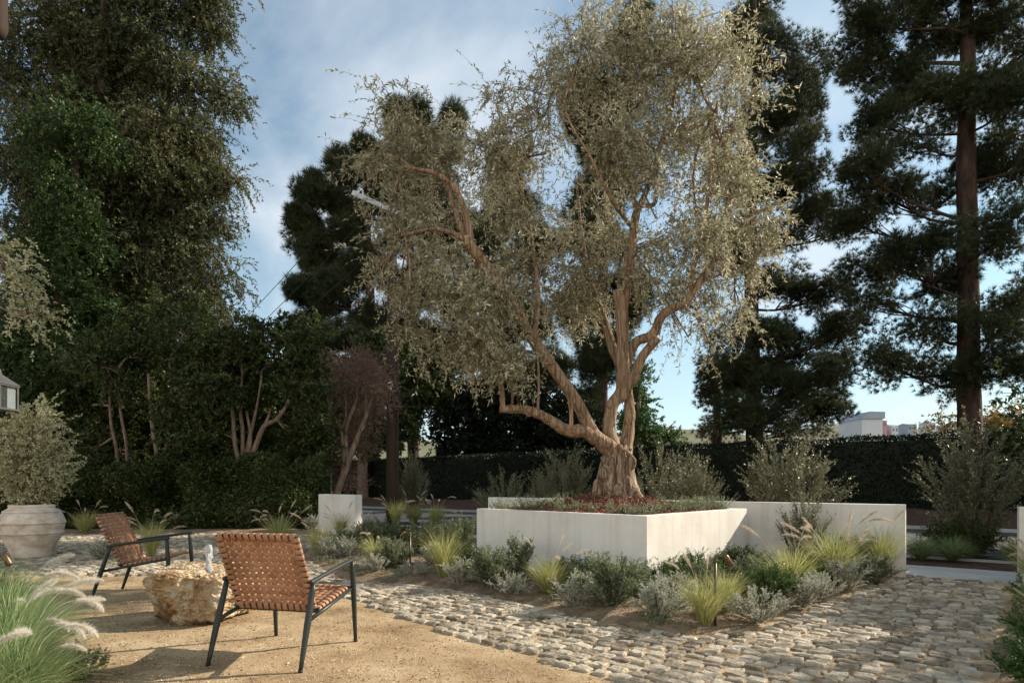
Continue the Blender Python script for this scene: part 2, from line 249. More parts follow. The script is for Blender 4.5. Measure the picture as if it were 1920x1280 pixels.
def tube(mb, pts, rad, k=8, cap=True, wob=0.0, seed=0, tw=0.0, lobes=0, la=0.0):
    p = np.asarray(pts, float); n = len(p); rad = np.broadcast_to(np.asarray(rad, float), (n,))
    d = np.gradient(p, axis=0) if n > 2 else np.repeat((p[1]-p[0])[None], 2, 0); d = unit(d)
    ref = np.array([0, 0, 1.]) if abs(d[0, 2]) < .9 else np.array([1., 0, 0])
    u = unit(np.cross(ref, d[0])); rings = []
    for i in range(n):
        u = unit(u-d[i]*np.dot(u, d[i])); v_ = np.cross(d[i], u)
        a = np.arange(k)*2*math.pi/k+tw*i; rr = np.full(k, rad[i])
        if wob: rr = rr*(1+wob*np.array([mnoise.noise(Vector((math.cos(x)*1.6+seed, math.sin(x)*1.6, i*.35+seed*3))) for x in a]))
        if lobes: rr = rr*(1+la[i]*np.sin(a*lobes+.5*np.sin(i*.7))+.5*la[i]*np.sin(a*(lobes*2-1)+i*.3))
        rings.append(p[i]+np.outer(np.cos(a)*rr, u)+np.outer(np.sin(a)*rr, v_))
    V = np.concatenate(rings); q = []
    i0 = np.arange(n-1)[:, None]*k; j = np.arange(k)[None]; j2 = (j+1) % k
    q = np.stack([i0+j, i0+j2, i0+k+j2, i0+k+j], -1).reshape(-1, 4); t = []
    if cap:
        V = np.concatenate([V, p[:1], p[-1:]]); b = n*k
        t = [[b, (x+1) % k, x] for x in range(k)]+[[b+1, (n-1)*k+x, (n-1)*k+(x+1) % k] for x in range(k)]
    return mb.add(V, q, t)
def smooth_path(pts, n):
    p = np.asarray(pts, float); m = len(p)
    if m < 3: return np.stack([p[0]+(p[-1]-p[0])*t for t in np.linspace(0, 1, n)])
    e = np.concatenate([[2*p[0]-p[1]], p, [2*p[-1]-p[-2]]]); out = []
    for s in np.linspace(0, m-1-1e-6, n):
        i = int(s); t = s-i; a, b, c, d = e[i], e[i+1], e[i+2], e[i+3]
        out.append(.5*((2*b)+(-a+c)*t+(2*a-5*b+4*c-d)*t*t+(-a+3*b-3*c+d)*t**3))
    return np.array(out)
def leaves(mb, pos, d, L, Wd, fold=.25, r=None):
    r = r or rng; n = len(pos); L = np.broadcast_to(L, (n,))[:, None]; Wd = np.broadcast_to(Wd, (n,))[:, None]
    d = unit(d); s = unit(np.cross(d, rdir(n, r))); nn = np.cross(s, d)
    m_ = pos+d*L*.45+nn*Wd*fold
    v = np.stack([pos, m_+s*Wd*.5, pos+d*L, m_-s*Wd*.5], 1).reshape(-1, 3)
    return mb.add(v, np.arange(n*4).reshape(-1, 4))
def needles(mb, pos, d, L, Wd, r=None):
    r = r or rng; n = len(pos); d = unit(d); s = unit(np.cross(d, rdir(n, r)))*np.broadcast_to(Wd, (n,))[:, None]*.5
    v = np.stack([pos-s, pos+s, pos+d*np.broadcast_to(L, (n,))[:, None]], 1).reshape(-1, 3)
    return mb.add(v, None, np.arange(n*3).reshape(-1, 3))
def blob(n, c, rad, r=None, shell=.35):
    r = r or rng; d = rdir(n, r); q = (shell+(1-shell)*r.random((n, 1)))**(1/1.6)
    return np.asarray(c)+d*q*np.asarray(rad), d
def inpoly(x, y, poly):
    c = np.zeros(np.shape(x), bool); n = len(poly)
    for i in range(n):
        x1, y1 = poly[i]; x2, y2 = poly[(i+1) % n]
        if y1 == y2: continue
        c ^= ((y1 > y) != (y2 > y)) & (x < (x2-x1)*(y-y1)/(y2-y1)+x1)
    return c
def dup(root, loc, rz, label, scale=1.0, group=None):
    r = root.copy(); COL.objects.link(r); r.location = loc; r.rotation_euler.z = rz; r.scale = scale if hasattr(scale, '__len__') else (scale,)*3
    r['label'] = label
    if group: r['group'] = group
    for ch in root.children:
        c = ch.copy(); COL.objects.link(c); c.parent = r
        for g in ch.children:
            k = g.copy(); COL.objects.link(k); k.parent = c
    return r

# ------------------------------------------------------------------ the setting
WD = np.array([.811, -.585, 0]); WN = np.array([.585, .811, 0]); W0 = np.array([4.64, 6.92, 0])    # line of the garden walls and its far-side normal
def wl(s, n, z=0.0): return W0+WD*s+WN*n+np.array([0, 0, z])      # s along the wall (right positive), n beyond it
def sheet(name, pts, z, m, nx=1, ny=1, zf=None):
    p = [np.array([*a[:2], z]) for a in pts]; mb = MB()
    U, V = np.meshgrid(np.linspace(0, 1, nx+1), np.linspace(0, 1, ny+1)); U = U[..., None]; V = V[..., None]
    g = (p[0]*(1-U)+p[1]*U)*(1-V)+(p[3]*(1-U)+p[2]*U)*V; g = g.reshape(-1, 3)
    if zf is not None: g[:, 2] += zf(g)
    i = (np.arange(ny)[:, None]*(nx+1)+np.arange(nx)[None]).ravel()
    mb.add(g, np.stack([i, i+1, i+nx+2, i+nx+1], 1)); o = mb.build(name, m); return struct(o)
sheet('ground', [(-900, -60), (900, -60), (900, 1800), (-900, 1800)], -.03, M['earth'])
def vnoise(g, s, a, o=0.0): return np.array([mnoise.noise(Vector((x*s+o, y*s, o))) for x, y, _ in g])*a
# tan granite court, gently uneven
def court_z(g): return vnoise(g, 1.1, .012)+vnoise(g, 4.5, .007, 3)+vnoise(g, 13, .0035, 9)
cmb_ = MB()
nx, ny = 300, 260
xs = -9+15*np.linspace(0, 1, nx+1); ys = 1.2+8.3*np.linspace(0, 1, ny+1)**1.35
X, Y = np.meshgrid(xs, ys); g = np.stack([X.ravel(), Y.ravel(), np.zeros(X.size)], 1); g[:, 2] = court_z(g)
i = (np.arange(ny)[:, None]*(nx+1)+np.arange(nx)[None]); cxm = (X[:-1, :-1]+X[1:, 1:])/2; cym = (Y[:-1, :-1]+Y[1:, 1:])/2
keep = ((cxm-W0[0])*WN[0]+(cym-W0[1])*WN[1]) < -.02
i = i[keep]; cmb_.add(g, np.stack([i, i+1, i+nx+2, i+nx+1], 1)); struct(cmb_.build('gravel_court', M['dg']))
sheet('court_base', [tuple(wl(-40, -.1)[:2]), tuple(wl(30, -.1)[:2]), (20, -8), (-40, -8)], -.022, M['dg'])
sheet('sidewalk', [tuple(wl(30, .22)[:2]), tuple(wl(-70, .22)[:2]), tuple(wl(-70, 1.42)[:2]), tuple(wl(30, 1.42)[:2])], -.004, M['concrete'], 60, 2)
sheet('verge', [tuple(wl(40, 1.42)[:2]), tuple(wl(-80, 1.42)[:2]), tuple(wl(-80, 2.35)[:2]), tuple(wl(40, 2.35)[:2])], -.008, M['bankmulch'], 200, 6, lambda g: vnoise(g, 2.5, .02))
kb = MB()
for s0 in np.arange(-80, 40, 2.0):
    box(kb, wl(s0+1, 2.43, -.06), (1.985, .15, .16), math.atan2(WD[1], WD[0]))
struct(kb.build('kerb', M['concrete'], smooth=False))
sheet('road', [tuple(wl(60, 2.5)[:2]), tuple(wl(-120, 2.5)[:2]), tuple(wl(-120, 9.4)[:2]), tuple(wl(60, 9.4)[:2])], -.024, M['asphalt'], 2, 2)
kb = MB()
for s0 in np.arange(-100, 50, 2.0): box(kb, wl(s0+1, 9.47, -.04), (1.985, .15, .18), math.atan2(WD[1], WD[0]))
struct(kb.build('far_kerb', M['concrete'], smooth=False))
def bank_z(g):
    n = (g[:, 0]-W0[0])*WN[0]+(g[:, 1]-W0[1])*WN[1]
    return np.clip((n-9.5)*.17, 0, .42)+vnoise(g, 1.3, .06)*np.clip(n-9.6, 0, 1)
sheet('mulch_bank', [tuple(wl(60, 9.55)[:2]), tuple(wl(-120, 9.55)[:2]), tuple(wl(-120, 30)[:2]), tuple(wl(60, 30)[:2])], .0, M['bankmulch'], 260, 50, bank_z)
# far hill
hb = MB(); nx, ny = 70, 14
X, Y = np.meshgrid(np.linspace(-500, 900, nx+1), np.linspace(180, 700, ny+1)); g = np.stack([X.ravel(), Y.ravel(), np.zeros(X.size)], 1)
t_ = (g[:, 1]-180)/520
g[:, 2] = np.sin(np.clip(t_*1.6, 0, 1)*math.pi/2)*(34+vnoise(g, .006, 26)+vnoise(g, .02, 8))-1
i = (np.arange(ny)[:, None]*(nx+1)+np.arange(nx)[None]).ravel(); hb.add(g, np.stack([i, i+1, i+nx+2, i+nx+1], 1)); struct(hb.build('hill', M['hill']))

# planting bed soil (raised a little) in front of the planter, and at the edges
BED = [G(560, 1045)[:2], G(640, 1085)[:2], (-.92, 6.32), (-.32, 5.87), (.195, 5.36), (.615, 4.83), (.98, 4.46), (1.34, 4.30), (1.62, 4.36), (1.95, 4.62), (2.3, 4.95), (2.84, 5.48), (3.4, 6.0), (4.1, 6.66), (4.56, 6.85), tuple(wl(-.02, -.02)[:2]), tuple(wl(-6.25, -.02)[:2]), G(720, 1000)[:2], G(600, 1005)[:2]]
def poly_bed(name, poly, m, zf, step=.07, lift=.05):
    poly = [tuple(p) for p in poly]; a = np.array(poly); x0, y0 = a.min(0); x1, y1 = a.max(0)
    nx, ny = int((x1-x0)/step)+1, int((y1-y0)/step)+1
    X, Y = np.meshgrid(np.linspace(x0, x1, nx+1), np.linspace(y0, y1, ny+1)); g = np.stack([X.ravel(), Y.ravel(), np.zeros(X.size)], 1)
    cx_, cy_ = (X[:-1, :-1]+X[1:, 1:])/2, (Y[:-1, :-1]+Y[1:, 1:])/2; k = inpoly(cx_, cy_, poly)
    # lower the rim so the bed edge meets the paving
    ins = inpoly(X.ravel(), Y.ravel(), poly); d = np.full(X.size, 9.)
    for j in range(len(poly)):
        p, q = np.array(poly[j]), np.array(poly[(j+1) % len(poly)]); e = q-p; t = np.clip(((g[:, :2]-p)@e)/max(e@e, 1e-9), 0, 1)
        d = np.minimum(d, np.linalg.norm(g[:, :2]-(p+t[:, None]*e), axis=1))
    g[:, 2] = np.where(ins, np.clip(d/.35, 0, 1), 0)*lift+zf(g)+court_z(g)-.018*np.where(ins, np.clip(1-d/.10, 0, 1), 1.3)
    i = (np.arange(ny)[:, None]*(nx+1)+np.arange(nx)[None])[k]; mb = MB(); mb.add(g, np.stack([i, i+1, i+nx+2, i+nx+1], 1))
    return struct(mb.build(name, m))
poly_bed('planting_bed', BED, M['soil'], lambda g: vnoise(g, 3, .012)+vnoise(g, 11, .01, 4)+.012)
RBED = [tuple(wl(.95, -.05)[:2]), (5.25, 6.2), (4.6, 5.4), (3.72, 4.48), (3.25, 4.0), (2.87, 3.5), (2.62, 3.2), (2.3, 2.6), (2.2, 1.8), (6, 1.8), (9, 4)]
poly_bed('right_planting_bed', RBED, M['soil'], lambda g: vnoise(g, 3, .02)+.012)
LBED = [(-2.5, 3.35), (-2.8, 3.9), (-3.5, 4.5), (-4.4, 4.9), (-6.5, 5.6), (-7, 3), (-5, 1.6), (-2.2, 1.6), (-2.2, 2.6)]
poly_bed('left_planting_bed', LBED, M['soil'], lambda g: vnoise(g, 3, .02)+.01)
HBED = [(-14, 13.6), (-4.9, 14.0), (-4.2, 13.2), (-4.6, 12.6), (-7.0, 12.9), (-9.5, 12.4), (-14, 11.6)]
poly_bed('hedge_bed', HBED, M['soil'], lambda g: vnoise(g, 3, .02)+.012, .15)

# cobbles: courses parallel to the walls, one mesh
CO = [G(1160, 1282)[:2], G(1100, 1260)[:2], G(960, 1220)[:2], G(850, 1190)[:2], G(750, 1157)[:2], G(690, 1134)[:2], G(600, 1103)[:2], G(500, 1090)[:2], G(380, 1080)[:2], G(100, 1078)[:2], (-11, 7.1),
      (-14, 11.6), (-9.5, 12.4), (-7.0, 12.9), (-4.6, 12.6), tuple(wl(-9.9, -.02)[:2]), tuple(wl(-6.3, -.02)[:2]), G(720, 1002)[:2], G(600, 1007)[:2], G(558, 1045)[:2], G(640, 1088)[:2],
      (-.92, 6.28), (-.34, 5.82), (.17, 5.31), (.58, 4.79), (.96, 4.42), (1.34, 4.25), (1.66, 4.31), (2.0, 4.57), (2.35, 4.9), (2.88, 5.42), (3.44, 5.93), (4.14, 6.58), tuple(wl(-.02, -.05)[:2]), tuple(wl(.0, .2)[:2]), tuple(wl(1.0, .2)[:2]), tuple(wl(.95, -.05)[:2]), (5.22, 6.22), (4.55, 5.42), (3.68, 4.5), (3.2, 4.02), (2.82, 3.5), (2.58, 3.2), (2.25, 2.6), (2.2, 1.8), (1.9, 1.8)]
CO = [tuple(p) for p in CO]
poly_bed('cobble_sand', CO, M['dg'], lambda g: 0*g[:, 0]+.007, .06, 0)
def cobbles():
    mb = MB(); pu, pv = .126, .096; ang = R(-40); ca, sa = math.cos(ang), math.sin(ang)
    rr = np.random.default_rng(3); gu = np.array([-1, -.84, 0, .84, 1.]); gv = np.array([-1, -.8, 0, .8, 1.])
    GU, GV = np.meshgrid(gu, gv)
    for j in range(-110, 170):
        off = rr.random()*pu; drift = rr.normal()*.004
        v = j*pv
        for i_ in range(-150, 110):
            u = i_*pu+off
            x, y = u*ca-v*sa, u*sa+v*ca
            if y < 2.6 or y > 14.5 or x < -13.5 or x > 6.5: continue
            if not inpoly(np.array([x]), np.array([y]), CO)[0]: continue
            hu = pu/2-.005-abs(rr.normal())*.006; hv = pv/2-.0045-abs(rr.normal())*.004; cz = float(court_z(np.array([[x, y, 0]]))[0])
            a = rr.normal()*.035; du, dv = rr.normal()*.005, rr.normal()*.003+drift*.5
            U = np.sign(GU)*np.abs(GU)*hu; V = GV*hv
            corner = (np.abs(GU) == 1)*(np.abs(GV) == 1); sh = 1-.02*corner
            jit = rr.normal(size=(5, 5, 3))*np.array([.0028, .0024, .0022])
            edge = np.maximum(np.abs(GU), np.abs(GV)); Z = np.where(edge > .9, -.007, np.where(edge > .6, .0, .002))+.021+cz+rr.normal()*.005+(GU*rr.normal()+GV*rr.normal())*.0028
            U = U*sh+jit[..., 0]; V = V*sh+jit[..., 1]; Z = Z+jit[..., 2]
            Uo = U*math.cos(a)-V*math.sin(a)+du; Vo = U*math.sin(a)+V*math.cos(a)+dv
            top = np.stack([x+Uo*ca-Vo*sa, y+Uo*sa+Vo*ca, Z], -1).reshape(-1, 3)
            idx = [0, 1, 2, 3, 4, 9, 14, 19, 24, 23, 22, 21, 20, 15, 10, 5]; sk = top[idx].copy(); sk[:, 2] = -.03
            k = (np.arange(4)[:, None]*5+np.arange(4)[None]).ravel(); q = np.stack([k, k+1, k+6, k+5], 1)
            ii = np.arange(16); jj = (ii+1) % 16; id_ = np.array(idx)
            q2 = np.stack([id_[jj], id_[ii], 25+ii, 25+jj], 1)
            mb.add(np.concatenate([top, sk]), np.concatenate([q, q2]))
    struct(mb.build('cobble_path', M['cobble'], smooth=False))
cobbles()
# loose grit lying on the granite court: uncountable
def grit():
    r = np.random.default_rng(5); n = 42000
    y = 2.9+4.2*r.random(n)**1.5; x = -4.6+6.2*r.random(n); ok = ~inpoly(x, y, CO) & ~inpoly(x, y, BED[:]); x, y = x[ok], y[ok]; n = len(x)
    s = .0015+.0035*r.random(n)**3; c = np.stack([x, y, np.zeros(n)], 1); c[:, 2] = court_z(c)+s*.4
    o = np.array([[1, 0, 0], [-1, 0, 0], [0, 1, 0], [0, -1, 0], [0, 0, 1], [0, 0, -1.]]); v = c[:, None]+(o[None]*(1+.5*r.normal(size=(n, 6, 1))))*s[:, None, None]
    f = np.array([[0, 2, 4], [2, 1, 4], [1, 3, 4], [3, 0, 4], [2, 0, 5], [1, 2, 5], [3, 1, 5], [0, 3, 5]])
    mb = MB(); mb.add(v.reshape(-1, 3), None, (np.arange(n)[:, None, None]*6+f[None]).reshape(-1, 3))
    o = mb.build('loose_grit', M['grit']); o['label'] = 'loose tan grit scattered over the granite court'; o['category'] = 'gravel'; struct(o, 'stuff')
grit()

# ------------------------------------------------------------------ walls and planter
def wall(name, s0, s1, hgt, label, th=.2):
    t = thing(name, label, 'garden wall', tuple(wl((s0+s1)/2, 0)), math.atan2(WD[1], WD[0]))
    L = abs(s1-s0); mb = MB(); nx = max(2, int(L/.25)); e = .006
    prof = [(-.0, -.05), (-.0, hgt-e), (e, hgt), (th-e, hgt), (th, hgt-e), (th, -.05)]
    xs = np.linspace(-L/2, L/2, nx+1); V = []
    rr = random.Random(len(name)+int(L*10))
    for x in xs: V += [[x, y+rr.uniform(-1, 1)*.0012, z+(rr.uniform(-1, 1)*.0015 if z > .2 else 0)] for y, z in prof]
    q = []; k = len(prof)
    for a in range(nx):
        for b_ in range(k-1): q.append([a*k+b_, a*k+b_+1, (a+1)*k+b_+1, (a+1)*k+b_])
    mb.add(V, q, [])
    o = len(V)
    for a in (0, nx):
        ring = [a*k+z for z in range(k)]
        mb.q.append(np.array([[ring[0], ring[5], ring[4], ring[1]], [ring[1], ring[4], ring[3], ring[2]]]))
    mb.build('wall_body', M['stucco'], t, smooth=False)
    return t
wall('garden_wall', 0, -6.25, .862, 'long white stucco garden wall running behind the raised planter')
wall('garden_wall', -9.93, -11.2, .862, 'short white stucco wall at the left gap, beside the dark hedge')
wall('garden_wall', 1.02, 4.5, .862, 'white stucco wall end cut off by the right edge beyond the shaded opening')

PC = np.array([1.382, 6.01, 0]); PA = np.array([-.725, .689, 0]); PB = np.array([.70, .714, 0]); PL, PR, PH = 2.55, 2.47, .782
def pl(a, b_, z=0.0): return PC+PA*a+PB*b_+np.array([0, 0, z])
t = thing('raised_planter', 'large square white stucco raised planter holding the old olive tree', 'planter', tuple(pl(PL/2, PR/2)))
def prism(mb, pts, z0, z1, ch=.006):
    p = np.array([q[:2] for q in pts]); n = len(p); c = p.mean(0); pi = p+unit(c-p)*ch*1.4
    v = np.concatenate([np.c_[p, np.full(n, z0)], np.c_[p, np.full(n, z1-ch)], np.c_[pi, np.full(n, z1)]]); q = []
    for j in range(n):
        k = (j+1) % n; q += [[j, k, n+k, n+j], [n+j, n+k, 2*n+k, 2*n+j]]
    q.append([2*n, 2*n+1, 2*n+2, 2*n+3]); return mb.add(v, q)
cen = pl(PL/2, PR/2)
T_ = .15
for (a0, b0, a1, b1) in ((0, 0, PL, T_), (0, T_, T_, PR-T_), (0, PR-T_, PL, PR), (PL-T_, T_, PL, PR-T_)):
    mb = MB(); q = [pl(a0, b0), pl(a1, b0), pl(a1, b1), pl(a0, b1)]; prism(mb, q, -.05, PH+(0 if a0 == 0 and b0 in (0, PR-T_) else -.0015))
    o = mb.build('planter_side', M['stucco'], t, smooth=False); o.location = -Vector(cen)
# soil and red mulch mound inside
def mound(a, b_): return .752+.21*np.exp(-(((a-PL/2)/.8)**2+((b_-PR/2)/.8)**2))
A, B = np.meshgrid(np.linspace(T_, PL-T_, 90), np.linspace(T_, PR-T_, 90)); g = PC[None]+A.reshape(-1, 1)*PA+B.reshape(-1, 1)*PB
g[:, 2] = mound(A.ravel(), B.ravel())+vnoise(g, 6, .02)+vnoise(g, 20, .012)
i = (np.arange(89)[:, None]*90+np.arange(89)[None]).ravel(); mb = MB(); mb.add(g, np.stack([i, i+90, i+91, i+1], 1))
r = np.random.default_rng(11); n = 9000; a_ = T_+(PL-2*T_)*r.random(n); b_ = T_+(PR-2*T_)*r.random(n)
c = PC[None]+a_[:, None]*PA+b_[:, None]*PB; c[:, 2] = mound(a_, b_)+.012+r.random(n)*.014
dd = rdir(n, r)*np.array([1, 1, .35]); leaves(mb, c, dd, .025+.05*r.random(n), .010+.012*r.random(n), .1, r)
o = mb.build('bark_mulch', M['mulch']); o['label'] = 'red brown bark mulch mounded round the olive trunk'; o['category'] = 'mulch'; struct(o, 'stuff')

# ------------------------------------------------------------------ lounge chairs
def ribbon(mb, pts, side, wd, th=.0035):
    "flat strap along pts; side = width direction per point"
    p = np.asarray(pts); d = unit(np.gradient(p, axis=0)); s = unit(np.broadcast_to(side, p.shape)); nn = unit(np.cross(d, s))
    prof = [(-.5, .25), (-.42, .5), (.42, .5), (.5, .25), (.5, -.25), (.42, -.5), (-.42, -.5), (-.5, -.25)]
    V = np.stack([p+s*wd*a+nn*th*2*b_ for a, b_ in prof], 1).reshape(-1, 3); k = 8; n = len(p)
    i0 = np.arange(n-1)[:, None]*k; j = np.arange(k)[None]; j2 = (j+1) % k
    q = np.stack([i0+j, i0+j2, i0+k+j2, i0+k+j], -1).reshape(-1, 4)
    return mb.add(V, np.concatenate([q, [[0, 7, 6, 1], [1, 6, 5, 2], [2, 5, 4, 3]], [[(n-1)*k+x for x in f] for f in ([0, 1, 6, 7], [1, 2, 5, 6], [2, 3, 4, 5])]]))
def weave(mb, A0, A1, W, nw, nl, sag, flip=1):
    "woven panel: centre line A0->A1 (y,z), half width W, nw straps across the width, nl along the length; each strap wraps the frame tube"
    A0 = np.array([0, *A0]); A1 = np.array([0, *A1]); e = unit(A1-A0); Ln = np.linalg.norm(A1-A0); X = np.array([1., 0, 0]); nn = np.cross(X, e)*flip   # nn: face normal
    pw, pl_ = 2*W/nw, Ln/nl; h = .0042; tr = .013
    def surf(x, l, o=0.0): return A0+X*x+e*l-nn*flip*(sag*(1-(x/W)**2)*math.sin(math.pi*min(max(l/Ln, 0), 1))**.5)+nn*o
    for a in range(nw):                                   # long straps
        x = -W+(a+.5)*pw; pts = []
        pts += [surf(x, .034, -tr*1.0), surf(x, .006, -tr*1.15), surf(x, -tr*.9, -tr*.9), surf(x, -tr*1.3, 0), surf(x, -tr*.7, tr*.9)]
        for b_ in range(nl):
            s_ = 1 if ((a+b_) % 2) else -1
            for f in (.25, .5, .75): pts.append(surf(x, (b_+f)*pl_, h*s_*(1 if f == .5 else .75)))
        pts += [surf(x, Ln+tr*.7, tr*.9), surf(x, Ln+tr*1.3, 0), surf(x, Ln+tr*.9, -tr*.9), surf(x, Ln-.006, -tr*1.15), surf(x, Ln-.034, -tr*1.0)]
        ribbon(mb, pts, X, pw*.72)
    for b_ in range(nl):
        l = (b_+.5)*pl_; pts = [surf(-W+.036, l, -tr*1.0), surf(-W+.006, l, -tr*1.15), surf(-W-tr*.9, l, -tr*.9), surf(-W-tr*1.3, l, 0), surf(-W-tr*.7, l, tr*.9)]
        for a in range(nw):
            s_ = -1 if ((a+b_) % 2) else 1
            for f in (.25, .5, .75): pts.append(surf(-W+(a+f)*pw, l, h*s_*(1 if f == .5 else .75)))
        pts += [surf(W+tr*.7, l, tr*.9), surf(W+tr*1.3, l, 0), surf(W+tr*.9, l, -tr*.9), surf(W-.006, l, -tr*1.15), surf(W-.036, l, -tr*1.0)]
        ribbon(mb, pts, e, pl_*.70)
def chair(label, loc, rz):
    t = thing('lounge_chair', label, 'lounge chair', loc, rz, 'woven leather lounge chairs round the boulder')
    hw = .31
    for s in (-1, 1):
        for nm, pts, rd in (('leg', [(s*(hw+.004), 0, -.002), (s*hw, .085, .265), (s*(hw-.006), .165, .508)], [.0125, .021, .016]),
                            ('leg', [(s*(hw+.004), .70, -.002), (s*hw, .675, .37), (s*(hw-.006), .662, .572)], [.0125, .020, .016])):
            mb = MB(); tube(mb, smooth_path(pts, 9), np.interp(np.linspace(0, 1, 9), [0, .5, 1], rd), 14)
            o = mb.build(nm, M['metal'], t)
            mb = MB(); tube(mb, [np.array(pts[0])+[0, 0, -.003], np.array(pts[0])+[0, .002, .012]], [.014, .0145], 14); mb.build('foot_cap', M['black'], o)
        mb = MB(); tube(mb, smooth_path([(s*(hw-.006), .128, .505), (s*(hw-.006), .165, .512), (s*(hw-.004), .4, .545), (s*(hw-.002), .662, .578), (s*(hw-.002), .685, .580)], 12), [.011]+[.0145]*10+[.011], 14)
        mb.build('armrest', M['metal'], t)
        mb = MB(); tube(mb, [(s*(hw-.012), .088, .268), (s*(hw-.012), .38, .322), (s*(hw-.012), .672, .375)], .0125, 12)
        mb.build('seat_rail', M['metal'], t)
        for y, z in ((.09, .268), (.67, .374)): mb = MB(); tube(mb, [(s*(hw+.010), y, z), (s*(hw+.021), y, z)], [.007, .005], 8); mb.build('bolt', M['zinc'], t)
    W = .268
    # seat and back frames
    mb = MB(); a = (.25, .305); b_ = (.655, .382)
    for y, z in (a, b_): tube(mb, [(-hw+.012, y, z), (hw-.012, y, z)], .0125, 12)
    tube(mb, [(-W, a[0], a[1]), (-W, b_[0], b_[1])], .010, 10); tube(mb, [(W, a[0], a[1]), (W, b_[0], b_[1])], .010, 10)
    mb.build('seat_frame', M['metal'], t)
    mb = MB(); lo_, hi = (.235, .325), (.03, .795)
    for s in (-1, 1): tube(mb, [(s*W, *lo_), (s*W, *hi)], .011, 12)
    tube(mb, [(-W, *hi), (W, *hi)], .011, 12); tube(mb, [(-hw+.01, *lo_), (hw-.01, *lo_)], .011, 12)
    mb.build('back_frame', M['metal'], t)
    mb = MB(); weave(mb, (b_[0]-.004, b_[1]), (a[0]+.012, a[1]+.004), W, 12, 9, .018); mb.build('seat', M['leather'], t)
    mb = MB(); weave(mb, lo_, hi, W, 12, 13, .022, -1); mb.build('backrest', M['leather'], t)
    return t
# near chair: rear feet at G(388,1247), G(565,1260)
a = G(388, 1247); b_ = G(565, 1260); c = (a+b_)/2; dv = b_-a
chair('woven tan leather lounge chair seen from behind, nearest the viewer, beside the boulder', (c[0], c[1], .004), math.atan2(dv[1], dv[0]))
a = np.array([-4.13, 6.22, 0]); b_ = np.array([-4.02, 5.60, 0]); c = (a+b_)/2; dv = b_-a
chair('woven tan leather lounge chair left of the boulder, its front turned towards it', (c[0], c[1], .004), math.atan2(dv[1], dv[0]))

# ------------------------------------------------------------------ boulder fountain
def boulder():
    bm = MB(); nu, nv = 190, 130
    c = np.array([-2.55, 4.93, 0]); t = thing('boulder_fountain', 'rugged honey coloured limestone boulder with a small water jet on top', 'boulder fountain', tuple(c), R(-14))
    V = []
    for j in range(nv+1):
        ph = -1+2*j/nv
        for i in range(nu):
            a = i*2*math.pi/nu; cx_, sx_ = math.cos(a), math.sin(a)
            z = ph; rr = (1-abs(ph)**5.5)**.5
            pw = (abs(cx_)**3.2+abs(sx_)**3.2)**(-1/3.2)
            V.append([cx_*rr*pw, sx_*rr*pw, z])
    V = np.array(V)*np.array([.37, .34, .255]); out = []
    for x, y, z in V:
        p = Vector((x, y, z)); d = Vector((x, y, z*.7)).normalized()
        low = mnoise.noise(p*3+Vector((5, 2, 1)))*.13+mnoise.noise(p*7+Vector((1, 7, 3)))*.055
        rid = (1-abs(mnoise.noise(p*11+Vector((3, 3, 8)))*2))*.022
        vo = mnoise.voronoi(p*16+Vector((2, 1, 0)))[0][0]; vo2 = mnoise.voronoi(p*34)[0][0]
        msk = min(1, max(0, .5+2.2*mnoise.noise(p*4+Vector((9, 1, 4)))))
        pit = -max(0, .45-vo)*.16*msk-max(0, .45-vo2)*.06*(.4+msk*.6)
        fine = mnoise.fractal(p*26, .6, 2, 4)*.009+mnoise.noise(Vector((p.x*30, p.y*30, p.z*9)))*.007
        q = p+d*(low+rid+pit+fine)
        tz = .25+q.z
        q.x *= 1-.06*max(0, .28-tz)/.28+.02; q.y *= 1-.06*max(0, .28-tz)/.28
        if tz > .40: q.z = .15+(tz-.40)*.55+.06*(x < -.05)*0+.0*y
        out.append([q.x, q.y, q.z+.25-.035+.12*x*(tz > .25)*0-.04*q.x*max(0, tz-.2)*3+.13*max(0, tz-.22)*(.3-y)*0])
    out = np.array(out); i0 = np.arange(nv)[:, None]*nu; j = np.arange(nu)[None]; j2 = (j+1) % nu
    bm.add(out, np.stack([i0+j, i0+j2, i0+nu+j2, i0+nu+j], -1).reshape(-1, 4)); bm.build('boulder', M['rock'], t)
    # bubbling jet
    mb = MB(); rr = [.036, .026, .022, .023, .022, .025, .027, .031, .030, .012]; zz_ = np.linspace(.38, .605, len(rr))
    tube(mb, smooth_path([(.02+.004*math.sin(k*1.7), -.02+.004*math.cos(k*2.1), z) for k, z in enumerate(zz_)], 26), np.interp(np.linspace(0, 1, 26), np.linspace(0, 1, 10), rr), 18, True, .5, 4)
    mb.build('water_jet', M['water'], t)
    mb = MB(); tube(mb, [(.02, -.02, .36), (.02, -.02, .408)], [.016, .013], 12); mb.build('nozzle', M['black'], t)
boulder()

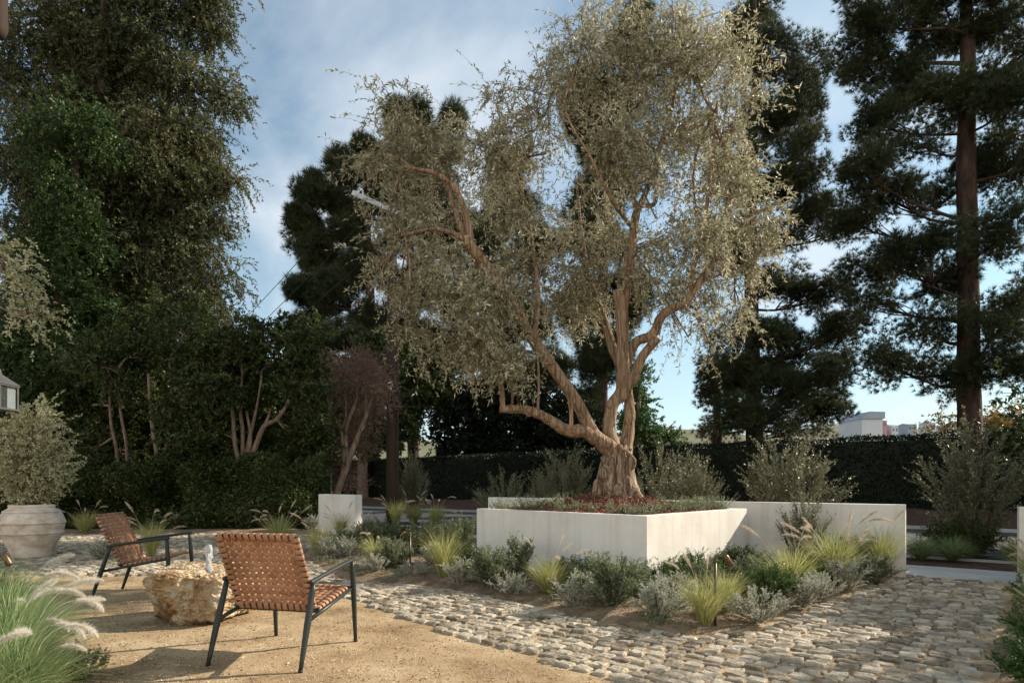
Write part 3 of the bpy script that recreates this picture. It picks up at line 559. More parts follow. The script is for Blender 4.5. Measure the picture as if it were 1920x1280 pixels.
# ------------------------------------------------------------------ terracotta jar
def lathe(mb, prof, k=64, seed=0, wob=.006):
    V = []
    for r_, z in prof:
        for i in range(k):
            a = i*2*math.pi/k; q = r_*(1+wob*mnoise.noise(Vector((math.cos(a)*1.3+seed, math.sin(a)*1.3, z*3)))); V.append([q*math.cos(a), q*math.sin(a), z])
    n = len(prof); i0 = np.arange(n-1)[:, None]*k; j = np.arange(k)[None]; j2 = (j+1) % k
    return mb.add(V, np.stack([i0+j, i0+j2, i0+k+j2, i0+k+j], -1).reshape(-1, 4))
pc = (-7.24, 8.85, 0)
t = thing('terracotta_jar', 'wide weathered terracotta jar with raised rings, left of the far lounge chair', 'plant pot', pc)
pr = [(0.02, 0.0), (.27, 0.0), (.285, .02), (.31, .08), (.37, .2), (.425, .30), (.452, .352)]
def ring(r0, z): return [(r0, z-.016), (r0+.012, z-.012), (r0+.017, z), (r0+.012, z+.012), (r0, z+.016)]
pr += ring(.458, .375)+[(.475, .44), (.487, .50)]+ring(.487, .525)+[(.483, .57), (.455, .635), (.425, .675)]+ring(.408, .69)+[(.37, .725), (.335, .748), (.322, .757)]
mb = MB(); lathe(mb, [(a*.83, z) for a, z in pr]); mb.build('body', M['terracotta'], t)
mb = MB(); lathe(mb, [(a*.83, z) for a, z in [(.318, .752), (.332, .757), (.342, .772), (.338, .79), (.325, .796), (.30, .794), (.29, .775), (.285, .72)]]); mb.build('rim', M['terracotta'], t)
mb = MB(); lathe(mb, [(.238, .74), (.15, .75), (0.001, .755)], 40, 3, .02); mb.build('soil', M['soil'], t)

# ------------------------------------------------------------------ branching helpers
def curve_to(a, b, sag=0.0, n=7, wig=.06, r=None):
    r = r or rng; a = np.asarray(a, float); b = np.asarray(b, float); L = np.linalg.norm(b-a); t = np.linspace(0, 1, n)[:, None]
    k = r.normal(size=3)*wig*L; k2 = r.normal(size=3)*wig*L*.5
    return a+(b-a)*t+np.sin(t*math.pi)*k+np.sin(t*2*math.pi)*k2+np.array([0, 0, 1.])*sag*L*np.sin(t*math.pi)
def spray(mb, wood, start, dirs, L, nleaf, ll, lw, droop, r, upw=.5, tw=.0025, k=3, ang=.9, every=1):
    "twigs starting at start (n,3) heading dirs, with alternate leaves; vectorised"
    n = len(start); seg = 6; d = unit(dirs); p = start.copy(); L = np.broadcast_to(L, (n,))[:, None]; path = [p.copy()]
    for s in range(seg):
        d = unit(d+np.array([0, 0, -1.])*droop/seg+r.normal(size=(n, 3))*.10); p = p+d*L/seg; path.append(p.copy())
    path = np.stack(path, 1)                      # n, seg+1, 3
    t = (r.random((n, nleaf))*.95+.05)*seg; i = np.minimum(t.astype(int), seg-1); f = (t-i)[..., None]
    a = np.take_along_axis(path, i[..., None], 1); b_ = np.take_along_axis(path, i[..., None]+1, 1)
    pos = (a*(1-f)+b_*f).reshape(-1, 3); dd = unit(b_-a).reshape(-1, 3)
    ld = unit(dd*upw+rdir(len(pos), r)*ang)
    leaves(mb, pos, ld, ll*(.6+.6*r.random(len(pos))), lw*(.7+.5*r.random(len(pos))), .25, r)
    if wood is not None:
        sel = path[::every]; m_ = len(sel); s_ = unit(np.cross(sel[:, -1]-sel[:, 0], rdir(m_, r)))*tw
        # triangular cross-section twig of 3 faces
        u2 = unit(np.cross(sel[:, -1]-sel[:, 0], s_))*tw; rngs = []
        for j_, sc in zip((0, 2, 4, 6), (1, .8, .6, .3)):
            c_ = sel[:, j_]; rngs.append(np.stack([c_+s_*sc, c_-s_*.5*sc+u2*.87*sc, c_-s_*.5*sc-u2*.87*sc], 1))
        V = np.stack(rngs, 1).reshape(m_, 12, 3); q = []
        for a_ in range(3):
            for b2 in range(3): q.append([a_*3+b2, a_*3+(b2+1) % 3, a_*3+3+(b2+1) % 3, a_*3+3+b2])
        wood.add(V.reshape(-1, 3), (np.arange(m_)[:, None, None]*12+np.array(q)[None]).reshape(-1, 4))

# ------------------------------------------------------------------ the olive tree
def olive():
    r = np.random.default_rng(21); D = 7.77; base = P(1155, 938, D)
    t = thing('olive_tree', 'old gnarled olive tree with pale silvery drooping crown, growing in the raised planter', 'tree', tuple(base))
    off = -base; px = D/F
    def Q(x, y, dz=0.0): q = P(x, y, D+dz); return q+off
    # trunk: fluted, flared
    mb = MB()
    pts = smooth_path([Q(1155, 948), Q(1154, 930), Q(1153, 905), Q(1155, 880), Q(1160, 855), Q(1163, 838)], 44)
    rad = np.interp(np.linspace(0, 1, 44), [0, .13, .28, .45, .62, .8, 1], [.38, .29, .205, .175, .185, .175, .13])
    la = np.interp(np.linspace(0, 1, 44), [0, .5, 1], [.22, .13, .10])
    tube(mb, pts, rad, 60, True, .30, 2, .012, 7, la)
    # buttress roots and folds
    for a, ln in zip((.2, 1.3, 2.6, 3.5, 4.2, 4.9, 5.6), (.33, .26, .3, .36, .34, .30, .38)):
        c_, s_ = math.cos(a), math.sin(a)
        tube(mb, smooth_path([(c_*ln*1.1, s_*ln, -.08), (c_*ln*.72, s_*ln*.72, .05), (c_*ln*.52, s_*ln*.5, .25), (c_*.15+.01, s_*.15, .52), (c_*.08+.03, s_*.08, .72)], 18), np.interp(np.linspace(0, 1, 18), [0, .25, .6, 1], [.075, .10, .085, .04]), 14, True, .35, a)
    for x, y, z, rr in ((-.16, -.17, .36, .075), (.10, -.19, .22, .07), (.16, -.12, .5, .07), (-.02, -.2, .12, .08), (-.21, -.05, .2, .09), (.02, -.14, .62, .06)):
        tube(mb, smooth_path([(x, y, z-.12), (x*1.05, y*1.05, z), (x, y, z+.12)], 9), np.array([.2, .7, .95, 1, 1, 1, .9, .6, .2])*rr, 14, True, .4, x*9)
    mb.build('trunk', M['bark_olive'], t)
    nodes = []          # points foliage limbs may leave from: (pos, radius)
    def limb(name, px_pts, wob=.20, cutend=False, n=None, seed=1.0):
        pts = [Q(a, b_, d_) for a, b_, d_, _ in px_pts]; rd = [w_*px/2 for *_, w_ in px_pts]
        n = n or len(pts)*7; c_ = smooth_path(pts, n); rr = np.interp(np.linspace(0, 1, n), np.linspace(0, 1, len(rd)), rd)
        m_ = MB(); tube(m_, c_, rr, 18 if max(rd) > .05 else 9, True, wob, seed); o = m_.build('limb', M['bark_limb'], t)
        if cutend:
            e = unit(c_[-1]-c_[-2]); m2 = MB(); tube(m2, [c_[-1]-e*.01, c_[-1]+e*.004], rr[-1]*1.01, 18); m2.build('cut_face', M['cut'], o)
        for a, b_ in zip(c_[n//3:], rr[n//3:]):
            nodes.append((a, b_))
        return c_
    limb('A', [(1160, 858, 0, 38), (1138, 836, -.1, 32), (1112, 812, -.2, 24), (1078, 748, -.25, 22), (1030, 680, -.35, 20), (990, 622, -.5, 20), (960, 570, -.6, 22), (920, 512, -.75, 21), (877, 455, -.9, 18)], seed=1)
    limb('A cut', [(878, 462, -.9, 17), (874, 446, -.9, 16)], .05, True, 6)
    limb('A up', [(885, 468, -.88, 13), (876, 415, -.9, 11), (856, 358, -1.0, 9), (815, 326, -1.1, 7), (755, 312, -1.2, 5)], seed=2)
    limb('A up', [(880, 460, -.88, 11), (862, 420, -.8, 10), (845, 370, -.6, 8), (820, 300, -.5, 5), (800, 240, -.4, 4)], seed=2.5)
    limb('A left', [(880, 458, -.9, 10), (850, 438, -1.0, 8), (810, 430, -1.2, 6), (760, 440, -1.4, 4)], seed=3)
    limb('A mid', [(940, 542, -.65, 10), (900, 500, -.4, 8), (870, 520, -.1, 6), (830, 560, .2, 4)], seed=4)
    limb('A rise', [(1000, 640, -.45, 10), (1010, 560, -.2, 8), (1000, 470, .1, 7), (985, 380, .3, 5), (960, 300, .4, 4)], seed=5)
    limb('B', [(1150, 842, -.05, 29), (1142, 800, -.02, 24), (1149, 760, .0, 23), (1167, 730, .0, 25), (1168, 665, 0, 23), (1167, 600, .0, 23), (1160, 545, -.02, 22)], seed=6, cutend=True)
    limb('B on', [(1166, 590, 0, 20), (1175, 540, .05, 19), (1183, 470, .1, 17), (1192, 405, .15, 15), (1205, 375, .2, 12), (1226, 320, .2, 9), (1243, 255, .2, 8), (1262, 190, .1, 6), (1275, 100, .0, 4)], seed=7)
    limb('B fork', [(1196, 400, .15, 11), (1182, 350, .3, 8), (1165, 280, .5, 7), (1120, 240, .6, 6), (1080, 205, .7, 4)], seed=8)
    limb('B fork', [(1205, 385, .2, 10), (1228, 380, .1, 8), (1231, 330, .0, 7), (1236, 270, -.2, 5), (1270, 240, -.4, 4)], seed=9)
    limb('B fork', [(1188, 430, .1, 8), (1150, 380, -.3, 6), (1110, 300, -.5, 5), (1060, 200, -.5, 4), (1090, 100, -.3, 3)], seed=9.5)
    limb('B2', [(1174, 728, 0, 20), (1190, 705, -.05, 18), (1205, 668, -.1, 17), (1233, 634, -.15, 16)], .1, True, 26, 10)
    limb('C', [(1168, 862, .12, 34), (1177, 815, .15, 24), (1180, 770, .2, 20), (1174, 715, .35, 17), (1150, 655, .5, 19), (1130, 590, .7, 14), (1105, 520, .9, 10), (1090, 430, 1.0, 7), (1080, 330, 1.0, 4)], seed=11)
    limb('R', [(1172, 690, .2, 17), (1190, 644, .2, 18), (1222, 628, .1, 18), (1245, 588, .0, 17), (1285, 566, -.1, 14), (1310, 530, -.1, 12), (1345, 480, -.1, 9), (1380, 430, -.1, 6), (1420, 400, 0, 4)], seed=12)
    limb('R up', [(1290, 562, -.1, 11), (1300, 500, -.2, 9), (1322, 410, -.3, 7), (1335, 300, -.3, 6), (1345, 190, -.2, 4)], seed=13)
    limb('R out', [(1312, 528, -.1, 8), (1360, 510, .2, 6), (1410, 490, .5, 5), (1450, 470, .7, 3)], seed=14)
    limb('A2', [(1120, 822, -.2, 27), (1095, 808, -.25, 24), (1062, 806, -.3, 22), (1022, 782, -.4, 18), (985, 768, -.5, 16), (938, 766, -.6, 13)], seed=15)
    limb('shoot', [(943, 766, -.6, 10), (940, 725, -.6, 9), (925, 680, -.6, 7), (905, 620, -.6, 4)], seed=16)
    for x0, y0, x1, y1 in ((960, 766, 958, 640), (1008, 778, 1006, 640), (1072, 803, 1066, 720), (1070, 803, 1062, 735)): limb('shoot', [(x0, y0, -.45, 5), ((x0+x1)/2+3, (y0+y1)/2, -.45, 4), (x1, y1, -.4, 3)], .05, False, 12)
    limb('shoot', [(1050, 705, -.3, 8), (1020, 670, 0, 7), (975, 655, .3, 6), (920, 640, .4, 4)], seed=17)
    # crown lobes: px, py, rx, ry, depth offset, weight
    CL = [(1200, 50, 120, 60, 0, 1), (1290, 60, 90, 70, .2, 1), (1095, 95, 60, 60, -.2, .7), (1180, 140, 110, 70, .3, 1), (1310, 150, 100, 80, -.4, 1.1), (1075, 175, 60, 50, .2, .6), (1000, 195, 80, 50, -.1, .8),
          (905, 245, 80, 48, .1, .9), (800, 255, 70, 45, -.5, .8), (725, 220, 40, 28, -.6, .25), (725, 310, 48, 55, -.9, .7), (820, 330, 75, 60, -.2, .9), (930, 320, 80, 70, .4, 1), (1010, 270, 50, 55, .2, .6), (1170, 250, 90, 70, -.3, .9), (1270, 250, 90, 80, .5, 1.1), (1370, 250, 70, 90, 0, 1.1),
          (730, 410, 48, 60, -.9, .65), (820, 440, 80, 70, -.5, .8), (930, 430, 70, 70, .4, .7), (1010, 400, 35, 50, .2, .2), (1130, 360, 50, 70, .6, .95), (1240, 370, 90, 80, -.4, 1.1), (1350, 370, 90, 80, .2, 1.1), (1120, 460, 55, 70, .4, .95), (1230, 470, 70, 70, .4, .9), (1320, 460, 80, 60, -.4, .9), (1425, 420, 70, 45, .3, .7), (1400, 490, 70, 50, .5, .6),
          (730, 500, 45, 60, -1.0, .5), (760, 590, 40, 70, -.9, .5), (850, 540, 70, 70, -.6, 1), (920, 600, 65, 60, -.8, 1), (990, 510, 60, 60, .4, .9), (870, 640, 60, 55, -.7, 1), (935, 690, 45, 40, -.8, .5), (1050, 560, 60, 60, .8, .9), (1010, 650, 60, 60, .0, .2), (1100, 590, 50, 50, 1.0, .7), (1260, 540, 60, 50, .4, .7), (1340, 550, 65, 50, .4, .8), (1290, 640, 35, 45, .2, .28), (1340, 640, 35, 45, .4, .3), (1385, 590, 40, 40, .7, .3), (1100, 30, 60, 40, .3, .35), (1370, 110, 60, 60, .1, .6),
          (1215, 530, 40, 60, -.3, .45), (1040, 460, 45, 60, .2, .6), (780, 670, 25, 45, -.8, .18)]
    tw = MB(); lf = MB(); NP = np.array([n_[0] for n_ in nodes]); st, di, ln = [], [], []
    for x, y, rx, ry, dz, wt in CL:
        c_ = Q(x, y, dz); rad = np.array([rx*px, .55+.35*rx*px, ry*px]); k = int(np.linalg.norm(NP-c_, axis=1).argmin()); src = NP[max(0, k-2)]
        hub = c_+r.normal(size=3)*rad*.25; cur = curve_to(src, hub, .10, 8, .07, r); tube(tw, cur, np.linspace(min(.022, nodes[k][1]), .010, 8), 6, False, .1)
        ns = max(3, int(10*wt))
        for s in range(ns):
            q, d_ = blob(1, c_+np.array([0, 0, .15*rad[2]]), rad*.92, r, .3); j = int(r.integers(3, 8)); cu = curve_to(cur[j], q[0], .08, 6, .08, r); tube(tw, cu, np.linspace(.009, .004, 6), 4, False)
            m_ = int(21*wt**.4)
            idx = r.integers(1, 6, m_); st.append(cu[idx]+r.normal(size=(m_, 3))*np.array([.07, .09, .06])); di.append(unit(np.array([0, 0, -.15])+rdir(m_, r)*.9+unit(q-c_)*.6)); ln.append(.20+.5*r.random(m_)**1.3)
    st, di, ln = np.concatenate(st), np.concatenate(di), np.concatenate(ln)
    spray(lf, tw, st, di, ln, 19, .066, .0165, 1.1, r, .8, .0022, 3, .85, 1)
    tw.build('twigs', M['bark_olive'], t); lf.build('crown', M['olive'], t)
olive()

# ------------------------------------------------------------------ shrub and grass kinds
def bush(kind, h, rad, nst, seed, leafmat, ll, lw, nl, wood=True, upright=.7, droop=.3, sprl=.35, under=False):
    "stems rising from a common base, each with leafy sprays; returns (stem mesh, foliage mesh)"
    r = np.random.default_rng(seed); st, fo = MB(), MB(); S0, D0, L0 = [], [], []
    for i in range(nst):
        a = r.random()*2*math.pi; q = r.random()**.6; e = np.array([math.cos(a)*rad*q, math.sin(a)*rad*q, h*(1-.45*q*q)*(.75+.3*r.random())])
        b_ = np.array([math.cos(a)*rad*.12*q, math.sin(a)*rad*.12*q, -.01]); mid = b_*.5+e*.5+np.array([math.cos(a), math.sin(a), 0])*rad*.08*q+np.array([0, 0, h*.05])
        c_ = smooth_path([b_, mid, e], 8); tube(st, c_, np.linspace(.004+.006*h, .0015, 8), 5, False)
        m_ = max(7, int(6+9*h)); lo_ = 0 if under else 2
        idx = r.integers(lo_, 8, m_); S0.append(c_[idx]); up = unit(e-b_); D0.append(unit(up*upright+rdir(m_, r)*(1-upright)+np.array([math.cos(a), math.sin(a), 0])*.25)); L0.append(sprl*(.5+.6*r.random(m_)))
        S0.append(c_[3:7]); D0.append(np.diff(c_, axis=0)[3:7]); L0.append(np.full(4, sprl*.8))
    spray(fo, st, np.concatenate(S0), np.concatenate(D0), np.concatenate(L0), nl, ll, lw, droop, r, .8, .0016, 3, .75, 1)
    return st.mesh(kind+' stems', M['stem']), fo.mesh(kind+' foliage', M[leafmat])
def place_bush(name, meshes, loc, rz, sc, label, cat, group, parts=('stems', 'foliage')):
    t = thing(name, label, cat, tuple(loc), rz, group, sc)
    for p_, me in zip(parts, meshes): put(p_, me, t)
    return t
def plume_mesh(L, rad, seed, nh, mname, bend=.5, stalk=.5):
    "stalk with a bristly arched head; origin at the stalk's foot, head along +X bend"
    r = np.random.default_rng(seed); mb = MB(); n = 16; t = np.linspace(0, 1, n)
    tot = stalk+L; ang = R(78)-bend*np.clip((t*tot-stalk*.55)/(tot-stalk*.55), 0, 1)**1.2*R(115); d = np.stack([np.cos(ang), 0*ang, np.sin(ang)], 1)
    p = np.concatenate([[[0, 0, 0]], np.cumsum(d*tot/(n-1), 0)[:-1]]); tube(mb, p, np.linspace(.0016, .0008, n), 4, False)
    u = stalk/tot+(1-stalk/tot)*r.random(nh); i = np.minimum((u*(n-1)).astype(int), n-2); f = (u*(n-1)-i)[:, None]; q = p[i]*(1-f)+p[i+1]*f; ax = unit(p[i+1]-p[i])
    v = (u-stalk/tot)/(1-stalk/tot); w_ = np.sin(np.clip(v*.93+.07, 0, 1)*math.pi)**.55
    dd = unit(rdir(nh, r)*.9+ax*.75); needles(mb, q, dd, rad*1.5*w_*(.6+.5*r.random(nh)), .0014+.0000*v, r)
    return mb.mesh('plume', M[mname], False)
PL_ = [plume_mesh(.15, .016, 30+k, 620, 'plume', .25+.25*k, .42) for k in range(4)]
PW_ = [plume_mesh(.17, .026, 40+k, 1500, 'plumew', .5+.25*k, .42) for k in range(4)]
def grass_mesh(h, nb, seed, mname, spread=.28, wd=.003):
    r = np.random.default_rng(seed); a = r.random(nb)*2*math.pi; q = r.random(nb)**.7; L = h*(.6+.55*r.random(nb)); out = np.stack([np.cos(a), np.sin(a), 0*a], 1)
    b_ = out*(.05*h*2*q)[:, None]*r.random((nb, 1)); seg = 5; th = R(88)-q*R(34)*(spread/.28); cv = .35+1.0*r.random(nb)*q; pts = [b_]; p = b_.copy(); az = a.copy(); tn = r.normal(size=nb)*.16
    for s in range(seg):
        t_ = th-cv*((s+.5)/seg)**1.6*1.3; az = az+tn+r.normal(size=nb)*.12; o2 = np.stack([np.cos(az), np.sin(az), 0*az], 1); d = o2*np.cos(t_)[:, None]+np.array([0, 0, 1.])*np.sin(t_)[:, None]; p = p+d*(L/seg)[:, None]; pts.append(p)
    pts = np.stack(pts, 1); sd_ = unit(np.cross(out, [0, 0, 1.])+rdir(nb, r)*.6); wv = wd*np.array([.8, 1, 1, .8, .5, .06])
    V = np.stack([pts-sd_[:, None]*wv[None, :, None]*.5*1, pts+sd_[:, None]*wv[None, :, None]*.5], 2).reshape(-1, 3)
    k = np.arange(seg)*2; f = np.stack([k, k+1, k+3, k+2], 1); mb = MB(); mb.add(V, (np.arange(nb)[:, None, None]*(seg+1)*2+f[None]).reshape(-1, 4))
    return mb.mesh('blades', M[mname], True)
GR = [grass_mesh((.46, .52, .40)[k], (620, 480, 700)[k], 50+k, 'grass', (.20, .14, .24)[k], .0034) for k in range(3)]
GD = [grass_mesh(.55, 1500, 60+k, 'dgrass', .42, .0042) for k in range(3)]
def grass(loc, sc, label, npl, seed, meshes=GR, plumes=PL_, group='fountain grasses', psc=1.0, arc=(0, 6.28), hsc=1.0):
    r = random.Random(seed); t = thing('fountain_grass', label, 'ornamental grass', tuple(loc), 0, group, sc)
    o = put('blades', meshes[seed % len(meshes)], t); o.rotation_euler.z = r.random()*6
    for k in range(npl):
        o = put('plume', plumes[r.randrange(len(plumes))], t); a = arc[0]+(arc[1]-arc[0])*r.random(); o.rotation_euler = (r.uniform(-.12, .12), r.uniform(-.05, .35), a)
        o.location = (math.cos(a)*.03, math.sin(a)*.03, r.uniform(-.02, .08)*hsc); s_ = psc*r.uniform(.85, 1.2); o.scale = (s_, s_, s_)
    return t
V_SIL = [bush('silver', (.27, .2, .3, .24)[k], (.21, .25, .17, .22)[k], (30, 34, 18, 22)[k], 70+k, 'silver', .019, .0075, 28, True, .75, .0, .13, True) for k in range(4)]
V_DSK = [bush('dusk', (.42, .50, .36, .46)[k], (.2, .17, .24, .22)[k], (22, 15, 28, 18)[k], 80+k, 'dusk', .036, .010, 22, True, .85, .05, .17, True) for k in range(4)]
V_GRN = [bush('green', .29, .22, 34, 90+k, 'green', .030, .008, 20, True, .75, .05, .15, True) for k in range(2)]
V_YNG = [bush('young', 1.45, .58, (34, 26, 40)[k], 100+k, 'young', .042, .015, 28, True, .82, .1, .42, True) for k in range(3)]
V_DRK = [bush('leafy', .75, .42, 26, 110+k, 'green', .055, .022, 14, True, .6, .2, .22, True) for k in range(2)]
BK = {'S': ('silver_shrub', V_SIL, 'shrub', 'low silver leaved shrubs'), 'D': ('sage_shrub', V_DSK, 'shrub', 'grey green upright shrubs'), 'G': ('green_shrub', V_GRN, 'shrub', 'fresh green low shrubs'), 'Y': ('young_shrub', V_YNG, 'shrub', 'young open shrubs along the garden wall'), 'K': ('leafy_shrub', V_DRK, 'shrub', 'dark leafy shrubs at the right edge')}
def B(kind, px, py, sc, label, seed=None, z=0.0):
    nm, vs, cat, gp = BK[kind]; g_ = G(px, py); seed = px if seed is None else seed; rz = (seed*.731) % 6.28; k = seed % len(vs)
    return place_bush(nm, vs[k], (g_[0], g_[1], .03+z), rz, (sc, sc, sc*(.84+.1*math.sin(seed))), label, cat, gp)
# bed in front of the planter, left to right
B('S', 652, 1050, 1.25, 'silver shrub at the left tip of the bed, just left of a yellow grass tuft')
B('D', 640, 1035, .9, 'grey green shrub behind the silver one at the left tip of the bed')
B('S', 704, 1078, .8, 'tiny silver clump at the foot of the yellow grass, right of the near chair')
grass(G(704, 1066)+[0, 0, .03], .95, 'upright yellow green grass tuft right above the near chair armrest', 4, 3)
B('D', 735, 1072, .95, 'dusky shrub immediately left of the back path light')
B('D', 752, 1066, .85, 'grey green shrub just behind the back path light')
B('S', 775, 1086, .72, 'small bright silver clump on the cobble edge below the back path light')
grass(G(833, 1090)+[0, 0, .03], 1.2, 'bright lime grass tuft midway between the path light and the planter', 0, 4)
B('S', 862, 1102, .95, 'low silver clump at the foot of the bright lime grass tuft')
B('G', 884, 1066, .9, 'bright green shrub at the bottom left corner of the planter')
B('D', 918, 1105, 1.0, 'first grey green shrub in front of the planter, near its left corner')
B('D', 975, 1095, 1.05, 'dark upright shrub against the planter, left of the pink plumed grass')
B('S', 957, 1117, .8, 'pale silver clump before the dark upright shrub in front of the planter')
grass(G(1030, 1122)+[0, 0, .03], 1.05, 'green grass clump with pink plumes in front of the planter face', 7, 5)
B('G', 1066, 1098, 1.0, 'green shrub tucked behind the pink plumed grass against the planter')
B('S', 1078, 1142, 1.15, 'silver shrub right of the pink plumed grass by the cobbles')
B('D', 1112, 1120, .95, 'dusky shrub left of the tallest one before the planter corner')
B('D', 1150, 1143, 1.15, 'tallest dusky shrub, just left of the planter near corner')
B('D', 1188, 1130, .85, 'small dusky shrub at the foot of the planter near corner')
B('S', 1232, 1166, 1.05, 'silver shrub on bare soil in front of the planter near corner')
B('G', 1243, 1108, 1.1, 'fresh green shrub right of the planter near corner')
B('S', 1268, 1130, 1.0, 'silver shrub below the fresh green one right of the planter corner')
B('G', 1305, 1100, 1.25, 'broad green shrub under the sunlit planter face')
B('D', 1320, 1112, .75, 'small grey shrub behind the near path light')
grass(G(1322, 1178)+[0, 0, .03], .95, 'grass tuft wrapped round the near path light post', 3, 6)
grass(G(1362, 1160)+[0, 0, .03], .8, 'short grass tuft right of the near path light', 0, 7)
B('S', 1423, 1170, 1.05, 'silvery shrub at the rounded bed corner, right of the near path light')
B('G', 1388, 1082, 1.2, 'dark green shrub at the shaded right end of the planter')
B('G', 1440, 1138, 1.05, 'green shrub behind the silvery one at the rounded bed corner')
B('D', 1412, 1104, .9, 'thin grey shrub between the planter end and the big grass clump')
grass(G(1484, 1120)+[0, 0, .03], 1.35, 'largest green grass clump in the bed right of the planter', 3, 8)
B('S', 1506, 1142, 1.15, 'silvery shrub at the cobble edge below the largest grass clump')
B('S', 1536, 1128, .9, 'silvery shrub between the largest grass clump and the tall pink plumes')
B('G', 1532, 1098, 1.1, 'green shrub behind the silvery pair right of the largest grass clump')
grass(G(1566, 1100)+[0, 0, .03], 1.45, 'tall grass with many upright pink plumes against the garden wall', 11, 9)
B('D', 1608, 1080, 1.1, 'dark green shrub left of the farthest path light')
B('S', 1590, 1110, 1.1, 'silvery shrub at the bed edge below the tall pink plumes')
B('S', 1622, 1096, .95, 'silvery shrub at the bed edge below the farthest path light')
grass(G(1652, 1086)+[0, 0, .03], 1.25, 'dark grass tuft right of the farthest path light near the wall end', 2, 10)
B('D', 1642, 1098, .75, 'last small grey shrub before the garden wall end')
# bed behind, left of the planter
for a in (('D', 692, 1036, 1.15, 'grey green shrub behind the yellow grass tuft'), ('D', 724, 1030, 1.1, 'shrub left of the back path light head, in the back of the bed'), ('D', 792, 1044, 1.2, 'wide grey green shrub right of the back path light'), ('S', 812, 1064, .95, 'silvery shrub left of the bright lime grass'),
          ('D', 826, 1032, 1.2, 'dusky shrub behind the bright lime grass'), ('D', 862, 1044, 1.25, 'dusky shrub beside the planter left edge'), ('D', 872, 1022, 1.1, 'rearmost dusky shrub left of the planter'), ('S', 745, 1044, .9, 'pale shrub in the middle of the back bed'), ('G', 766, 1020, 1.1, 'green shrub at the rear of the back bed near the sidewalk')): B(*a)
grass(G(668, 1030)+[0, 0, .03], 1.0, 'plumed grass at the left tip of the bed, behind the silver shrub', 5, 11)
grass(G(600, 1046)+[0, 0, .03], 1.1, 'plumed grass just above the near chair backrest, right corner', 6, 12)
B('S', 618, 1052, 1.1, 'silver shrub right of the grass over the near chair backrest')
grass(G(640, 1012)+[0, 0, .03], 1.1, 'plumed grass in front of the short wall', 5, 13)
grass(G(870, 1010)+[0, 0, .03], 1.2, 'grass with a long pink plume at the planter rear left edge', 3, 14)
# along the drive behind the chairs
grass(G(523, 1022)+[0, 0, .02], 1.25, 'pink plumed grass standing alone behind the near chair', 12, 15, psc=1.05)
grass(G(284, 1046)+[0, 0, .01], 1.15, 'pale grass with arching plumes behind the far chair', 9, 16, psc=1.2)
B('S', 186, 1050, 1.1, 'silvery mound between the jar and the far chair')
grass(G(160, 1002)+[0, 0, .02], 1.35, 'shaded plumed grass right of the jar, before the dark hedge', 6, 17)
grass(G(415, 990)+[0, 0, .02], 1.1, 'shaded grass before the hedge, above the water jet', 2, 18)
for x, y, s_ in ((330, 992, 'below the middle of the hedge'), (372, 988, 'before the hedge left of the water jet'), (455, 988, 'before the hedge above the near chair left shoulder'), (492, 986, 'before the hedge left of the lone plumed grass'), (555, 988, 'before the hedge right of the lone plumed grass'), (590, 994, 'at the hedge end beside the short wall')): B('S', x, y, 1.35, 'low shaded silver clump '+s_)
for x, y, s_ in ((742, 986, 'beside the utility pole foot'), (776, 982, 'right of the utility pole foot'), (818, 984, 'farther right of the utility pole, near the kerb')): grass(G(x, y)+[0, 0, .0], 1.5, 'dusky pink plumed verge grass '+s_, 6, x)
# shrubs along and behind the garden wall
def Y(px, d, sc, label, k, z=0.0): return place_bush('young_shrub', V_YNG[k % 3], ((px-CX)*d/F, d, z), k*1.3, sc, label, 'shrub', 'young open shrubs along the garden wall')
Y(942, 11.6, (.85, .85, .85), 'small open shrub rising over the planter back left corner', 1)
Y(1022, 11.2, (.6, .6, .78), 'pale small shrub rising behind the planter between two bigger ones', 2)
Y(1060, 11.8, (1.05, 1.05, 1.17), 'dark rounded shrub behind the planter, left of the olive trunk', 0)
Y(1238, 10.4, (1.15, 1.1, 1.12), 'broad dusky shrub behind the planter, right of the olive trunk', 1)
Y(1312, 9.6, (.8, .8, .92), 'pale shrub showing above the planter right rim', 2)
Y(1478, 9.5, (1.15, 1.1, 1.22), 'tall airy shrub rising above the garden wall', 0)
Y(1505, 7.25, (.60, .42, .62), 'leafy shrub standing in front of the garden wall', 1, .02)
Y(778, 17.0, (.75, .75, 1.15), 'slim grey green upright shrub right of the utility pole', 2)
t = place_bush('staked_shrub', V_YNG[1], ((1822-CX)*9.2/F, 9.2, 0), 2.1, (1.15, 1.15, 1.32), 'dark airy young tree tied to a wooden stake across the shaded opening', 'shrub', None)
mb = MB(); tube(mb, [(.04, -.05, -.05), (.045, -.05, 1.05)], .02, 8); mb.build('stake', M['stake'], t)
mb = MB(); tube(mb, smooth_path([(.02, -.075, .66), (-.03, -.03, .67), (-.01, .03, .66), (.05, -.02, .655), (.02, -.075, .66)], 20), .006, 6); mb.build('tie', M['green'], t)
V_SB = bush('skirt', .5, .5, 30, 130, 'ficus', .06, .02, 14, True, .5, .2, .22, True)
place_bush('low_shrub', V_SB, ((1800-CX)*8.9/F, 8.9, 0), 1.0, 1.0, 'low broad leaved shrub at the foot of the staked young tree', 'shrub', None)
GV = [grass_mesh(.36, 1000, 140, 'dgrass', .38, .005)]
for x, d, s_ in ((1727, 8.6, 'left of the staked young tree in the shaded opening'), (1786, 8.45, 'at the foot of the staked young tree in the shaded opening'), (1912, 8.3, 'cut off by the right edge in the shaded opening')):
    t = thing('mat_rush', 'fine dark rush tuft '+s_, 'ornamental grass', ((x-CX)*d/F, d, 0), x*.1, 'rush tufts on the verge', 1.15); put('blades', GV[0], t)
